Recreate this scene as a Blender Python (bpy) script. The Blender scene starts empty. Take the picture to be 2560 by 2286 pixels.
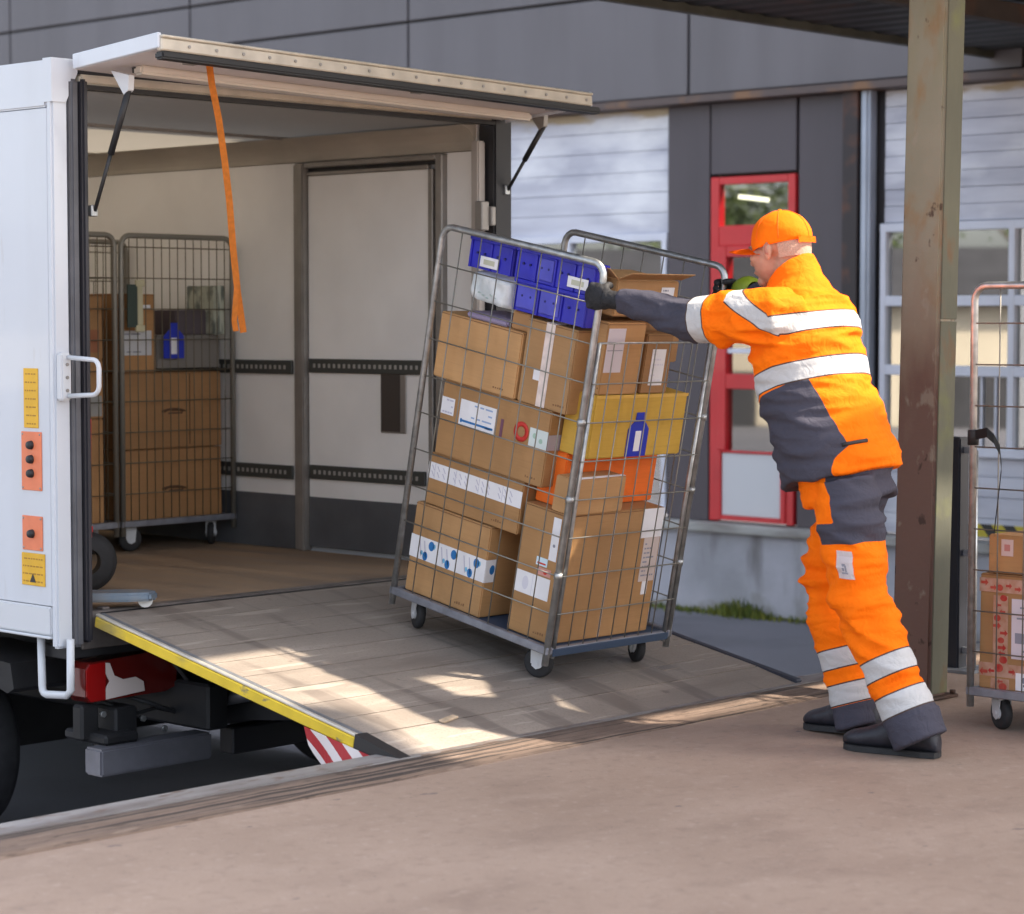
import bpy, bmesh, math, random
import numpy as np
from mathutils import Vector, Matrix, noise
from mathutils.bvhtree import BVHTree

random.seed(7)
SC = bpy.context.scene
COL = SC.collection
V = Vector
PI = math.pi

# ------------------------------------------------------------------ materials
MATS = {}
def mat(name, col, rough=0.6, metal=0.0, var=0.0, vscale=6.0, bump=0.0, bscale=40.0, spec=0.5, col2=None,
        lo=0.35, hi=0.65, stretch=(1, 1, 1), coat=0.0, rvar=0.0, detail=6.0):
    """Principled material; var/col2 mottles the colour with noise, bump roughens the surface."""
    if name in MATS:
        return MATS[name]
    m = bpy.data.materials.new(name); m.use_nodes = True
    nt = m.node_tree; n = nt.nodes; l = nt.links
    b = n['Principled BSDF']
    b.inputs['Base Color'].default_value = (*col, 1)
    b.inputs['Roughness'].default_value = rough
    b.inputs['Metallic'].default_value = metal
    b.inputs['Specular IOR Level'].default_value = spec
    if coat: b.inputs['Coat Weight'].default_value = coat
    tc = n.new('ShaderNodeTexCoord'); mp = n.new('ShaderNodeMapping')
    mp.inputs['Scale'].default_value = stretch
    l.new(tc.outputs['Object'], mp.inputs['Vector'])
    if var or col2:
        t = n.new('ShaderNodeTexNoise'); t.inputs['Scale'].default_value = vscale; t.inputs['Detail'].default_value = detail
        l.new(mp.outputs['Vector'], t.inputs['Vector'])
        r = n.new('ShaderNodeValToRGB')
        c2 = col2 or tuple(c * (1 - var) for c in col)
        c1 = col if col2 else tuple(min(1, c * (1 + var)) for c in col)
        r.color_ramp.elements[0].position = lo; r.color_ramp.elements[0].color = (*c2, 1)
        r.color_ramp.elements[1].position = hi; r.color_ramp.elements[1].color = (*c1, 1)
        l.new(t.outputs['Fac'], r.inputs['Fac']); l.new(r.outputs['Color'], b.inputs['Base Color'])
        if rvar:
            mr = n.new('ShaderNodeMapRange'); mr.inputs['To Min'].default_value = rough - rvar; mr.inputs['To Max'].default_value = rough + rvar
            mr.inputs['From Min'].default_value = 0.3; mr.inputs['From Max'].default_value = 0.7
            l.new(t.outputs['Fac'], mr.inputs['Value']); l.new(mr.outputs['Result'], b.inputs['Roughness'])
    if bump:
        t2 = n.new('ShaderNodeTexNoise'); t2.inputs['Scale'].default_value = bscale; t2.inputs['Detail'].default_value = 4
        l.new(mp.outputs['Vector'], t2.inputs['Vector'])
        bp = n.new('ShaderNodeBump'); bp.inputs['Strength'].default_value = bump; bp.inputs['Distance'].default_value = 0.01
        l.new(t2.outputs['Fac'], bp.inputs['Height']); l.new(bp.outputs['Normal'], b.inputs['Normal'])
    MATS[name] = m
    return m

def layer(m, col, scale, lo, hi, detail=6.0, stretch=(1, 1, 1), amount=1.0, zfade=None):
    """Adds a further stain layer to a material: noise-shaped patches of another colour."""
    nt = m.node_tree; n = nt.nodes; l = nt.links; b = n['Principled BSDF']
    tc = n.new('ShaderNodeTexCoord'); mp = n.new('ShaderNodeMapping'); mp.inputs['Scale'].default_value = stretch
    l.new(tc.outputs['Object'], mp.inputs['Vector'])
    t = n.new('ShaderNodeTexNoise'); t.inputs['Scale'].default_value = scale; t.inputs['Detail'].default_value = detail
    l.new(mp.outputs['Vector'], t.inputs['Vector'])
    mr = n.new('ShaderNodeMapRange'); mr.inputs['From Min'].default_value = lo; mr.inputs['From Max'].default_value = hi
    mr.inputs['To Max'].default_value = amount
    src = t.outputs['Fac']
    if zfade:
        sp = n.new('ShaderNodeSeparateXYZ'); l.new(tc.outputs['Object'], sp.inputs[0])
        zr = n.new('ShaderNodeMapRange'); zr.inputs['From Min'].default_value = zfade[0]; zr.inputs['From Max'].default_value = zfade[1]
        zr.inputs['To Min'].default_value = zfade[2]; zr.inputs['To Max'].default_value = zfade[3]
        l.new(sp.outputs[zfade[4] if len(zfade) > 4 else 2], zr.inputs['Value'])
        ad = n.new('ShaderNodeMath'); ad.operation = 'ADD'
        l.new(t.outputs['Fac'], ad.inputs[0]); l.new(zr.outputs['Result'], ad.inputs[1]); src = ad.outputs[0]
    l.new(src, mr.inputs['Value'])
    mx = n.new('ShaderNodeMix'); mx.data_type = 'RGBA'
    l.new(mr.outputs['Result'], mx.inputs['Factor'])
    bc = b.inputs['Base Color']
    if bc.is_linked:
        l.new(bc.links[0].from_socket, mx.inputs[6])
    else:
        mx.inputs[6].default_value = bc.default_value
    mx.inputs[7].default_value = (*col, 1)
    l.new(mx.outputs[2], bc)
    return m

def glass_mat(name, tint, refl):
    m = bpy.data.materials.new(name); m.use_nodes = True
    nt = m.node_tree; n = nt.nodes; l = nt.links
    n.remove(n['Principled BSDF'])
    tr = n.new('ShaderNodeBsdfTransparent'); tr.inputs[0].default_value = (*tint, 1)
    gl = n.new('ShaderNodeBsdfGlossy'); gl.inputs['Roughness'].default_value = 0.02
    mx = n.new('ShaderNodeMixShader'); mx.inputs[0].default_value = refl
    l.new(tr.outputs[0], mx.inputs[1]); l.new(gl.outputs[0], mx.inputs[2])
    l.new(mx.outputs[0], n['Material Output'].inputs[0])
    MATS[name] = m
    return m

def emit_mat(name, col, s):
    m = bpy.data.materials.new(name); m.use_nodes = True
    b = m.node_tree.nodes['Principled BSDF']
    b.inputs['Emission Color'].default_value = (*col, 1); b.inputs['Emission Strength'].default_value = s
    return m

# ------------------------------------------------------------------ mesh helpers
class MB:
    """collects shapes and links them as ONE mesh object"""
    def __init__(s):
        s.bm = bmesh.new(); s.mi = 0
    def _tag(s, faces):
        for f in faces: f.material_index = s.mi
    def box(s, a, b, bev=0.0, seg=1):
        x0, y0, z0 = (min(a[i], b[i]) for i in range(3)); x1, y1, z1 = (max(a[i], b[i]) for i in range(3))
        vs = [s.bm.verts.new(p) for p in ((x0,y0,z0),(x1,y0,z0),(x1,y1,z0),(x0,y1,z0),(x0,y0,z1),(x1,y0,z1),(x1,y1,z1),(x0,y1,z1))]
        fs = [s.bm.faces.new([vs[i] for i in q]) for q in ((0,3,2,1),(4,5,6,7),(0,1,5,4),(1,2,6,5),(2,3,7,6),(3,0,4,7))]
        s._tag(fs)
        if bev:
            es = list({e for f in fs for e in f.edges})
            r = bmesh.ops.bevel(s.bm, geom=es, offset=bev, segments=seg, affect='EDGES', clamp_overlap=True)
            s._tag(r['faces'])
        return s
    def quad(s, *ps):
        f = s.bm.faces.new([s.bm.verts.new(p) for p in ps]); s._tag([f]); return s
    def tube(s, pts, r, n=8, closed=False, cap=True, rr=None):
        pts = [V(p) for p in pts]; k = len(pts); rings = []
        up = None
        for i, p in enumerate(pts):
            if closed: d = pts[(i+1) % k] - pts[i-1]
            else: d = pts[min(i+1, k-1)] - pts[max(i-1, 0)]
            d.normalize()
            if up is None:
                up = d.orthogonal().normalized()
            else:
                up = (up - d * up.dot(d)).normalized()
            sd = d.cross(up); ri = rr[i] if rr else r
            rings.append([s.bm.verts.new(p + (up * math.cos(2*PI*j/n) + sd * math.sin(2*PI*j/n)) * ri) for j in range(n)])
        fs = []
        for i in range(k if closed else k-1):
            a, b = rings[i], rings[(i+1) % k]
            for j in range(n):
                fs.append(s.bm.faces.new((a[j], a[(j+1) % n], b[(j+1) % n], b[j])))
        for f in fs: f.smooth = True
        if cap and not closed:
            fs.append(s.bm.faces.new(rings[0][::-1])); fs.append(s.bm.faces.new(rings[-1]))
        s._tag(fs); return s
    def cyl(s, a, b, r, n=20, r2=None):
        return s.tube([a, b], r, n, rr=[r, r if r2 is None else r2])
    def prism(s, poly, off):
        """closed polygon (3D points) extruded by off"""
        a = [s.bm.verts.new(p) for p in poly]; b = [s.bm.verts.new(V(p) + V(off)) for p in poly]; k = len(a)
        fs = [s.bm.faces.new(a), s.bm.faces.new(b[::-1])]
        for i in range(k): fs.append(s.bm.faces.new((a[i], b[i], b[(i+1) % k], a[(i+1) % k])))
        s._tag(fs); return s
    def lathe(s, prof, c, axis, n=28):
        """profile (radius, along) turned round an axis through c"""
        c = V(c); ax = V(axis).normalized(); u = ax.orthogonal().normalized(); w = ax.cross(u); rings = []
        for r, h in prof:
            rings.append([s.bm.verts.new(c + ax*h + (u*math.cos(2*PI*j/n) + w*math.sin(2*PI*j/n))*r) for j in range(n)])
        fs = []
        for a, b in zip(rings, rings[1:]):
            for j in range(n): fs.append(s.bm.faces.new((a[j], a[(j+1) % n], b[(j+1) % n], b[j])))
        for f in fs: f.smooth = True
        s._tag(fs); return s
    def ell(s, c, r, rot=None, u=20, v=12):
        res = bmesh.ops.create_uvsphere(s.bm, u_segments=u, v_segments=v, radius=1.0)
        M = Matrix.Translation(V(c)) @ (rot.to_4x4() if rot else Matrix.Identity(4)) @ Matrix.Diagonal((*r, 1))
        bmesh.ops.transform(s.bm, matrix=M, verts=res['verts'])
        fs = {f for vv in res['verts'] for f in vv.link_faces}
        for f in fs: f.smooth = True
        s._tag(fs); return s
    def sweep(s, secs, n=28, cap=True):
        """secs: (centre, half axis a, half axis b) rings"""
        rings = []
        for c, a, b in secs:
            c, a, b = V(c), V(a), V(b)
            rings.append([s.bm.verts.new(c + a*math.cos(2*PI*j/n) + b*math.sin(2*PI*j/n)) for j in range(n)])
        fs = []
        for p, q in zip(rings, rings[1:]):
            for j in range(n): fs.append(s.bm.faces.new((p[j], p[(j+1) % n], q[(j+1) % n], q[j])))
        if cap: fs.append(s.bm.faces.new(rings[0][::-1])); fs.append(s.bm.faces.new(rings[-1]))
        for f in fs: f.smooth = True
        s._tag(fs); return s
    def build(s, name, mats, parent=None, M=None, smooth=None, recalc=True, jitter=0.0):
        if recalc: bmesh.ops.recalc_face_normals(s.bm, faces=s.bm.faces)
        me = bpy.data.meshes.new(name)
        if M is not None: bmesh.ops.transform(s.bm, matrix=M, verts=s.bm.verts)
        s.bm.to_mesh(me); s.bm.free()
        for m in (mats if isinstance(mats, (list, tuple)) else [mats]): me.materials.append(m)
        if smooth is not None:
            for p in me.polygons: p.use_smooth = smooth
        o = bpy.data.objects.new(name, me); COL.objects.link(o)
        if parent is not None: o.parent = parent
        return o

def tag(o, label=None, cat=None, group=None, kind=None):
    if label: o['label'] = label
    if cat: o['category'] = cat
    if group: o['group'] = group
    if kind: o['kind'] = kind
    return o
def thing(name, label, cat, M=None, group=None):
    o = bpy.data.objects.new(name, None); COL.objects.link(o); o.empty_display_size = 0.1
    if M is not None: o.matrix_basis = M
    return tag(o, label, cat, group)
def kids(o): return [c for c in bpy.data.objects if c.parent == o]
def copy_tree(o, parent=None):
    c = o.copy(); COL.objects.link(c)
    if parent is not None: c.parent = parent
    for ch in kids(o): copy_tree(ch, c)
    return c
T = lambda x, y, z: Matrix.Translation((x, y, z))
def arc(c, r, a0, a1, u, w, n=6):
    c, u, w = V(c), V(u), V(w)
    return [c + (u*math.cos(a0+(a1-a0)*i/n) + w*math.sin(a0+(a1-a0)*i/n))*r for i in range(n+1)]

# ------------------------------------------------------------------ palette
steel = mat('galvanised_steel', (0.42, 0.43, 0.43), 0.42, 0.85, var=0.2, vscale=30, bump=0.05, bscale=60)
wire_m = mat('zinc_wire', (0.26, 0.25, 0.22), 0.5, 0.7)
dark_steel = mat('dark_frame_steel', (0.22, 0.23, 0.25), 0.5, 0.5, var=0.2, vscale=20)
blue_deck = mat('blue_plastic_deck', (0.03, 0.055, 0.1), 0.5)
rubber = mat('black_rubber', (0.018, 0.018, 0.02), 0.7, var=0.2, vscale=30)
fork_m = mat('grey_caster_plastic', (0.55, 0.56, 0.58), 0.45)
black_m = mat('black_plastic', (0.015, 0.015, 0.017), 0.5)
white_paint = mat('white_truck_paint', (0.585, 0.615, 0.665), 0.32, var=0.02, vscale=2, coat=0.3, bump=0.03, bscale=4)
layer(white_paint, (0.5, 0.515, 0.54), 1.6, 0.5, 0.75, amount=0.35, stretch=(1, 2.5, 0.5), detail=9)
layer(white_paint, (0.45, 0.43, 0.4), 9, 0.66, 0.75, amount=0.4, stretch=(1, 2, 0.4), detail=8)
white_trim = mat('white_trim', (0.6, 0.615, 0.64), 0.4)
alu = mat('mill_aluminium', (0.62, 0.58, 0.5), 0.38, 0.6, var=0.1, vscale=15)
cream_alu = mat('cream_profile', (0.53, 0.48, 0.395), 0.45, 0.0, var=0.12, vscale=12)
seal_m = mat('grey_rubber_seal', (0.1, 0.1, 0.11), 0.5, var=0.15, vscale=8)
liner = mat('truck_liner', (0.9, 0.89, 0.875), 0.5, var=0.04, vscale=3, bump=0.03, bscale=8)
kick = mat('kick_plate', (0.1, 0.105, 0.115), 0.5, var=0.15, vscale=5)
frame_alu = mat('anodised_frame', (0.3, 0.28, 0.26), 0.45, 0.4, var=0.1, vscale=10)
paper = mat('white_paper', (0.78, 0.77, 0.79), 0.6, var=0.03, vscale=15)
print_m = mat('grey_print', (0.25, 0.25, 0.3), 0.7)
print_blue = mat('blue_print', (0.02, 0.16, 0.42), 0.6)
print_red = mat('red_print', (0.55, 0.03, 0.02), 0.6)
print_lilac = mat('pale_print', (0.5, 0.48, 0.58), 0.7)
clear_tape = mat('packing_tape', (0.62, 0.52, 0.42), 0.25, var=0.1, vscale=30)
pink_tape = mat('pale_tape', (0.72, 0.6, 0.55), 0.3, var=0.1, vscale=30)
def card(name, c):
    m = mat(name, c, 0.7, 0, var=0.10, vscale=4, bump=0.35, bscale=9)
    layer(m, tuple(x*0.72 for x in c), 14, 0.60, 0.8, amount=0.6)
    layer(m, tuple(min(1, x*1.25) for x in c), 3.2, 0.55, 0.75, amount=0.5, stretch=(1, 1, 2.5))
    layer(m, tuple(x*0.8 for x in c), 60, 0.45, 0.7, amount=0.35, stretch=(0.12, 0.12, 3))
    nt = m.node_tree; b = nt.nodes['Principled BSDF']; oi = nt.nodes.new('ShaderNodeObjectInfo'); hs = nt.nodes.new('ShaderNodeHueSaturation')
    mr = nt.nodes.new('ShaderNodeMapRange'); mr.inputs['To Min'].default_value = 0.84; mr.inputs['To Max'].default_value = 1.16
    nt.links.new(oi.outputs['Random'], mr.inputs['Value']); nt.links.new(mr.outputs[0], hs.inputs['Value'])
    nt.links.new(b.inputs['Base Color'].links[0].from_socket, hs.inputs['Color']); nt.links.new(hs.outputs[0], b.inputs['Base Color'])
    return m
CARD = [card('cardboard_a', (0.42, 0.225, 0.088)), card('cardboard_b', (0.47, 0.26, 0.108)), card('cardboard_c', (0.38, 0.195, 0.074)), card('cardboard_d', (0.37, 0.19, 0.075))]
yellow_card = card('yellow_carton', (0.62, 0.37, 0.05))
orange_card = card('orange_carton', (0.9, 0.17, 0.01))
blue_crate = mat('blue_crate_plastic', (0.022, 0.022, 0.42), 0.4, var=0.12, vscale=8)
blue_crate2 = mat('blue_crate_plastic_pale', (0.075, 0.08, 0.5), 0.42, var=0.15, vscale=10)

# ------------------------------------------------------------------ setting
YARD = -0.6
DOCK_Y = 5.0
g = MB(); g.quad((-120, 5.12, YARD), (140, 5.12, YARD), (140, 200, YARD), (-120, 200, YARD))
asphalt = mat('asphalt', (0.17, 0.17, 0.19), 0.9, var=0.35, vscale=260, bump=0.5, bscale=300, detail=3)
layer(asphalt, (0.1, 0.1, 0.115), 0.9, 0.5, 0.7, amount=0.7)
tag(g.build('yard', asphalt), kind='structure')
g = MB(); g.quad((-120, -200, YARD-0.3), (140, -200, YARD-0.3), (140, 5.3, YARD-0.3), (-120, 5.3, YARD-0.3))
tag(g.build('ground', asphalt), kind='structure')

conc = mat('dock_concrete', (0.335, 0.245, 0.187), 0.7, 0, vscale=1.3, col2=(0.275, 0.197, 0.148), lo=0.3, hi=0.7, bump=0.12, bscale=55, rvar=0.1)
layer(conc, (0.19, 0.13, 0.098), 2.6, 0.53, 0.75, amount=0.6, detail=12, stretch=(0.75, 1.25, 1))
layer(conc, (0.38, 0.285, 0.225), 4.0, 0.54, 0.75, amount=0.45, detail=10, stretch=(0.7, 1.4, 1))
layer(conc, (0.24, 0.165, 0.13), 210, 0.5, 0.72, amount=0.5, detail=2)
layer(conc, (0.46, 0.37, 0.31), 150, 0.62, 0.72, amount=0.45, detail=2)
layer(conc, (0.2, 0.14, 0.11), 19, 0.52, 0.7, amount=0.4, detail=8)
layer(conc, (0.4, 0.31, 0.25), 27, 0.58, 0.7, amount=0.4, detail=6)
layer(conc, (0.12, 0.09, 0.075), 75, 0.68, 0.73, amount=0.7, detail=2)
layer(conc, (0.13, 0.1, 0.095), 11, 0.70, 0.735, amount=0.75, detail=3, stretch=(0.7, 1.3, 1))
layer(conc, (0.2, 0.16, 0.14), 34, 0.72, 0.78, amount=0.6, detail=2)
g = MB(); g.box((-30, -14, YARD-0.4), (26, DOCK_Y, 0))
tag(g.build('dock_floor', conc), kind='structure')
# worn joint and steel nosing along the dock edge
rust = mat('rusty_joint', (0.2, 0.14, 0.105), 0.9, 0, vscale=9, col2=(0.13, 0.09, 0.068), lo=0.3, hi=0.7, bump=0.6, bscale=70, stretch=(0.5, 2, 1))
layer(rust, (0.27, 0.2, 0.155), 24, 0.56, 0.7, amount=0.7, stretch=(0.3, 1.5, 1))
layer(rust, (0.06, 0.04, 0.03), 40, 0.6, 0.7, amount=0.8, stretch=(0.3, 1.2, 1))
layer(rust, (0.04, 0.03, 0.025), 9, 0.54, 0.6, stretch=(0.08, 6, 1))
g = MB()
N = 240; prev = None
for i in range(N+1):
    x = -16 + 34*i/N
    ring = []
    for j, (yy, zz) in enumerate(((5.0, -0.05), (5.0, 0.004), (5.04, 0.009), (5.085, 0.004), (5.13, 0.010), (5.19, 0.012), (5.19, -0.05))):
        ring.append(g.bm.verts.new((x, yy + (0.012*noise.noise(V((x*7, j*3, 0))) if 0 < j < 5 else 0), zz + (0.006*noise.noise(V((x*9, j*5, 2))) if 0 < j < 5 else 0))))
    if prev:
        for j in range(6): g.bm.faces.new((prev[j], prev[j+1], ring[j+1], ring[j]))
    prev = ring
tag(g.build('dock_joint', rust, smooth=True), kind='structure')
nose_m = mat('dock_nosing_steel', (0.29, 0.275, 0.27), 0.5, 0.35, var=0.2, vscale=3, stretch=(0.3, 3, 1), bump=0.15, bscale=25)
layer(nose_m, (0.13, 0.1, 0.085), 3.5, 0.48, 0.68, stretch=(0.5, 2, 1), amount=0.75)
layer(nose_m, (0.16, 0.1, 0.07), 22, 0.56, 0.68, amount=0.7, stretch=(0.6, 1.5, 1))
g = MB(); g.box((-16, 5.19, -0.3), (18, 5.315, 0.014), 0.006, 2)
tag(g.build('dock_nosing', nose_m), kind='structure')
dockwall_m = mat('dock_wall_concrete', (0.25, 0.24, 0.23), 0.9, var=0.2, vscale=3, bump=0.3, bscale=20)
g = MB(); g.box((-16, 5.05, YARD-0.2), (18, 5.30, -0.3))
tag(g.build('dock_wall', dockwall_m), kind='structure')

# ---- building across the yard. Positions are given on a plane X=14.9 and brought to WX by similarity about the viewpoint height
WX = 12.39; S = WX/14.9; H0 = 1.37
wy = lambda y: y*S
wz = lambda z: H0 + (z-H0)*S
bld = thing('warehouse_building', 'long grey panelled warehouse with a red door, glazed bays and white plank bays', 'building')
clad = mat('grey_cladding', (0.132, 0.124, 0.135), 0.55, 0.1, var=0.06, vscale=0.7, bump=0.03, bscale=3)
clad2 = mat('brown_grey_cladding', (0.083, 0.07, 0.08), 0.55, 0.1, var=0.08, vscale=0.8, bump=0.03, bscale=3)
joint_m = mat('cladding_joint', (0.03, 0.026, 0.028), 0.7)
layer(clad, (0.1, 0.093, 0.1), 1.2, 0.45, 0.75, amount=0.6, stretch=(1, 2.5, 0.3), detail=8)
layer(clad2, (0.06, 0.051, 0.058), 1.4, 0.48, 0.75, amount=0.6, stretch=(1, 2.5, 0.3), detail=8)
ZS = wz(3.13)            # underside of the upper cladding
# upper cladding: separate panels with open joints over a dark backing
g = MB()
ycuts = [wy(v) for v in (4.0, 6.0, 9.02, 12.10, 15.33, 18.41, 21.45, 24.5, 27.6, 30.7)]
zcuts = [ZS+0.02, wz(4.02), wz(4.43), wz(5.6), wz(6.6)]
for a, b in zip(ycuts, ycuts[1:]):
    for c, d in zip(zcuts, zcuts[1:]):
        g.box((WX, a+0.012, c+0.011), (WX+0.03, b-0.012, d-0.011), 0.004)
g.build('upper_cladding', clad, bld)
g = MB(); g.box((WX+0.03, ycuts[0], ZS+0.02), (WX+0.2, ycuts[-1], zcuts[-1]))
g.build('cladding_backing', joint_m, bld)
g = MB(); g.box((WX-0.035, ycuts[0], ZS-0.03), (WX+0.25, ycuts[-1], ZS+0.02), 0.004)
g.build('drip_edge', layer(mat('rusty_drip', (0.1, 0.075, 0.07), 0.6, 0.2), (0.2, 0.11, 0.06), 4, 0.5, 0.65), bld)
LX = WX+0.09             # lower facade plane
def dpanel(y0, y1, z0, z1, name='dark_panel', m=clad2):
    g = MB(); g.box((LX, wy(y0)+0.006, z0+0.004), (LX+0.05, wy(y1)-0.006, z1-0.004), 0.003); return g.build(name, m, bld)
SILL = wz(-0.275)
dpanel(11.955, 12.40, SILL, ZS-0.03); dpanel(11.095, 11.955, wz(2.52), ZS-0.03); dpanel(10.63, 11.08, SILL, ZS-0.03)
g = MB(); g.box((LX+0.055, wy(4.8), YARD), (LX+0.12, wy(30.7), ZS-0.032))
# openings in this dark backing are left where glass stands: build it in strips instead
g.bm.clear()
g.box((LX+0.052, wy(10.30), SILL), (LX+0.1, wy(11.09), ZS-0.032)); g.box((LX+0.052, wy(11.95), SILL), (LX+0.1, wy(12.41), ZS-0.032))
g.box((LX+0.052, wy(11.09), wz(2.53)), (LX+0.1, wy(11.95), ZS-0.032))
g.build('panel_backing', joint_m, bld)
col_m = layer(mat('dark_rusty_column', (0.035, 0.028, 0.03), 0.6, 0.1), (0.1, 0.045, 0.03), 5, 0.5, 0.62)
g = MB(); g.box((LX-0.06, wy(10.475), YARD), (LX+0.04, wy(10.615), ZS-0.031), 0.004); g.build('steel_column', col_m, bld)
pipe_m = mat('grey_downpipe', (0.36, 0.4, 0.48), 0.4, 0.3, var=0.1, vscale=3)
g = MB(); g.box((LX-0.045, wy(10.37), YARD), (LX+0.03, wy(10.455), ZS-0.031), 0.004); g.box((LX-0.055, wy(10.395), YARD), (LX-0.0455, wy(10.43), ZS-0.031), 0.003)
g.build('bay_frame', pipe_m, bld)
plank_m = mat('white_plank', (0.6, 0.61, 0.68), 0.75, 0, vscale=3.2, col2=(0.42, 0.43, 0.5), lo=0.3, hi=0.62, stretch=(1, 0.35, 2.2), bump=0.35, bscale=16, detail=9)
layer(plank_m, (0.84, 0.85, 0.88), 2.2, 0.46, 0.64, amount=0.85, stretch=(1, 0.5, 1.3), detail=9)
layer(plank_m, (0.4, 0.3, 0.16), 4.5, 0.45, 0.62, stretch=(1, 0.5, 2), zfade=(wz(2.85), wz(3.05), -0.6, 0.12), amount=0.85)
def planks(y0, y1, z0, z1, name, n):
    g = MB(); h = (z1-z0)/n; rnd = random.Random(n)
    for i in range(n):
        yy = wy(y0); zz = z0+i*h
        cut = [wy(y0), wy(y0) + (wy(y1)-wy(y0))*rnd.uniform(0.25, 0.75), wy(y1)] if i % 2 else [wy(y0), wy(y1)]
        for a, b in zip(cut, cut[1:]):
            dx = rnd.uniform(0, 0.006)
            g.box((LX+0.03+dx, a+0.002, zz+0.0012), (LX+0.07, b-0.001, zz+h-0.0012), 0.004)
    g.box((LX+0.071, wy(y0), z0), (LX+0.1, wy(y1), z1)); return g.build(name, plank_m, bld)
planks(4.8, 10.30, wz(2.09), ZS-0.033, 'plank_infill', 8)
planks(12.42, 18.5, wz(2.07), ZS-0.033, 'plank_infill', 6)
planks(4.8, 10.30, SILL+0.01, wz(0.36), 'plank_apron', 4)
wframe = mat('pale_window_frame', (0.62, 0.64, 0.72), 0.45, var=0.05, vscale=4)
pane_m = glass_mat('window_glass', (0.42, 0.46, 0.45), 0.42)
def bay(y0, y1, zs, ys, extra=None):
    root = MB(); t = 0.05
    for y in ys: root.box((LX, wy(y)-0.022, wz(zs[0])-0.03), (LX+0.07, wy(y)+0.022, wz(zs[-1])+0.03), 0.004)
    root.box((LX+0.002, wy(ys[0])-0.026, wz(zs[-1])-0.02), (LX+0.068, wy(ys[-1])+0.026, wz(zs[-1])+0.034), 0.004)
    root.box((LX-0.02, wy(ys[0])-0.03, wz(zs[0])-0.035), (LX+0.066, wy(ys[-1])+0.03, wz(zs[0])+0.02), 0.004)
    for z in zs[1:-1]: root.box((LX+0.003, wy(ys[0])-0.02, wz(z)-0.032), (LX+0.067, wy(ys[-1])+0.02, wz(z)+0.032), 0.004)
    w = root.build('window', wframe, bld)
    p = MB()
    p.quad((LX+0.04, wy(ys[0]), wz(zs[0])), (LX+0.04, wy(ys[-1]), wz(zs[0])), (LX+0.04, wy(ys[-1]), wz(zs[-1])), (LX+0.04, wy(ys[0]), wz(zs[-1])))
    p.build('pane', pane_m, w)
    return w
bay(4.8, 10.3, [0.39, 0.98, 1.5, 2.045], [10.285, 9.165, 8.05, 6.93, 5.8][::-1])
wn = bay(12.42, 18.5, [-0.2, 0.6, 1.3, 2.03], [12.44, 13.5, 14.6, 15.7, 16.8, 17.9])
# narrow bars in the lowest row
for y in (9.42, 9.3, 8.9, 8.6):
    g = MB(); g.box((LX+0.02, wy(y)-0.006, wz(0.42)), (LX+0.035, wy(y)+0.006, wz(0.95))); g.build('window_bar', wframe, bld)
# red door
red_m = mat('red_door_paint', (0.56, 0.014, 0.022), 0.4, var=0.06, vscale=4, coat=0.2)
door = MB()
DX = LX-0.01
def bar(y0, y1, z0, z1, d=0.0): door.box((DX-d, wy(y0), wz(z0)), (DX+0.07, wy(y1), wz(z1)), 0.004)
bar(11.10, 11.17, -0.262, 2.50); bar(11.855, 11.94, -0.262, 2.50); bar(11.171, 11.854, 2.44, 2.499, -0.002); bar(11.171, 11.854, 1.95, 2.11, -0.002)
bar(11.171, 11.23, 0.31, 1.949, 0.012); bar(11.77, 11.854, 0.31, 1.949, 0.012)
bar(11.231, 11.769, 0.805, 0.925, 0.01); bar(11.231, 11.769, 1.86, 1.949, 0.01)
bar(11.171, 11.22, -0.255, 0.309, 0.012); bar(11.815, 11.854, -0.255, 0.309, 0.012); bar(11.221, 11.814, 0.29, 0.309, 0.01); bar(11.221, 11.814, -0.255, -0.215, 0.01)
d_o = door.build('door', red_m, bld)
g = MB(); g.quad((DX+0.03, wy(11.15), wz(0.3)), (DX+0.03, wy(11.87), wz(0.3)), (DX+0.03, wy(11.87), wz(2.46)), (DX+0.03, wy(11.15), wz(2.46)))
g.build('pane', glass_mat('door_glass', (0.5, 0.52, 0.48), 0.28), d_o)
g = MB(); g.box((DX+0.002, wy(11.222), wz(-0.214)), (DX+0.03, wy(11.813), wz(0.289)), 0.003); g.build('lower_panel', white_trim, d_o)
g = MB(); g.box((DX+0.005, wy(11.232), wz(1.09)), (DX+0.028, wy(11.768), wz(1.13)), 0.002); g.build('glazing_bar', wframe, d_o)
g = MB(); g.tube([(DX-0.012, wy(11.2), wz(1.0)), (DX-0.06, wy(11.2), wz(1.0)), (DX-0.06, wy(11.31), wz(1.0))], 0.009, 8); g.build('handle', steel, d_o)
# ledge and plinth
ledge_m = mat('concrete_ledge', (0.4, 0.4, 0.38), 0.8, vscale=4, col2=(0.22, 0.2, 0.18), lo=0.3, hi=0.6, bump=0.2, bscale=25, stretch=(1, 0.6, 2))
g = MB(); g.box((WX-0.06, wy(4.8), wz(-0.345)), (LX+0.12, wy(30.7), SILL), 0.01, 2); g.build('ledge', ledge_m, bld)
plinth_m = mat('stained_plinth', (0.5, 0.5, 0.55), 0.85, vscale=1.6, col2=(0.33, 0.335, 0.36), lo=0.3, hi=0.62, bump=0.3, bscale=20, detail=9)
layer(plinth_m, (0.13, 0.12, 0.11), 3.2, 0.56, 0.78, stretch=(1, 1.6, 0.4), amount=0.8, detail=8)
layer(plinth_m, (0.22, 0.21, 0.17), 5, 0.5, 0.7, zfade=(YARD, YARD+0.2, 0.15, -0.2), amount=0.8)
g = MB(); g.box((WX, wy(4.8), YARD-0.2), (LX+0.11, wy(30.7), wz(-0.346))); g.build('plinth', plinth_m, bld)
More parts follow.
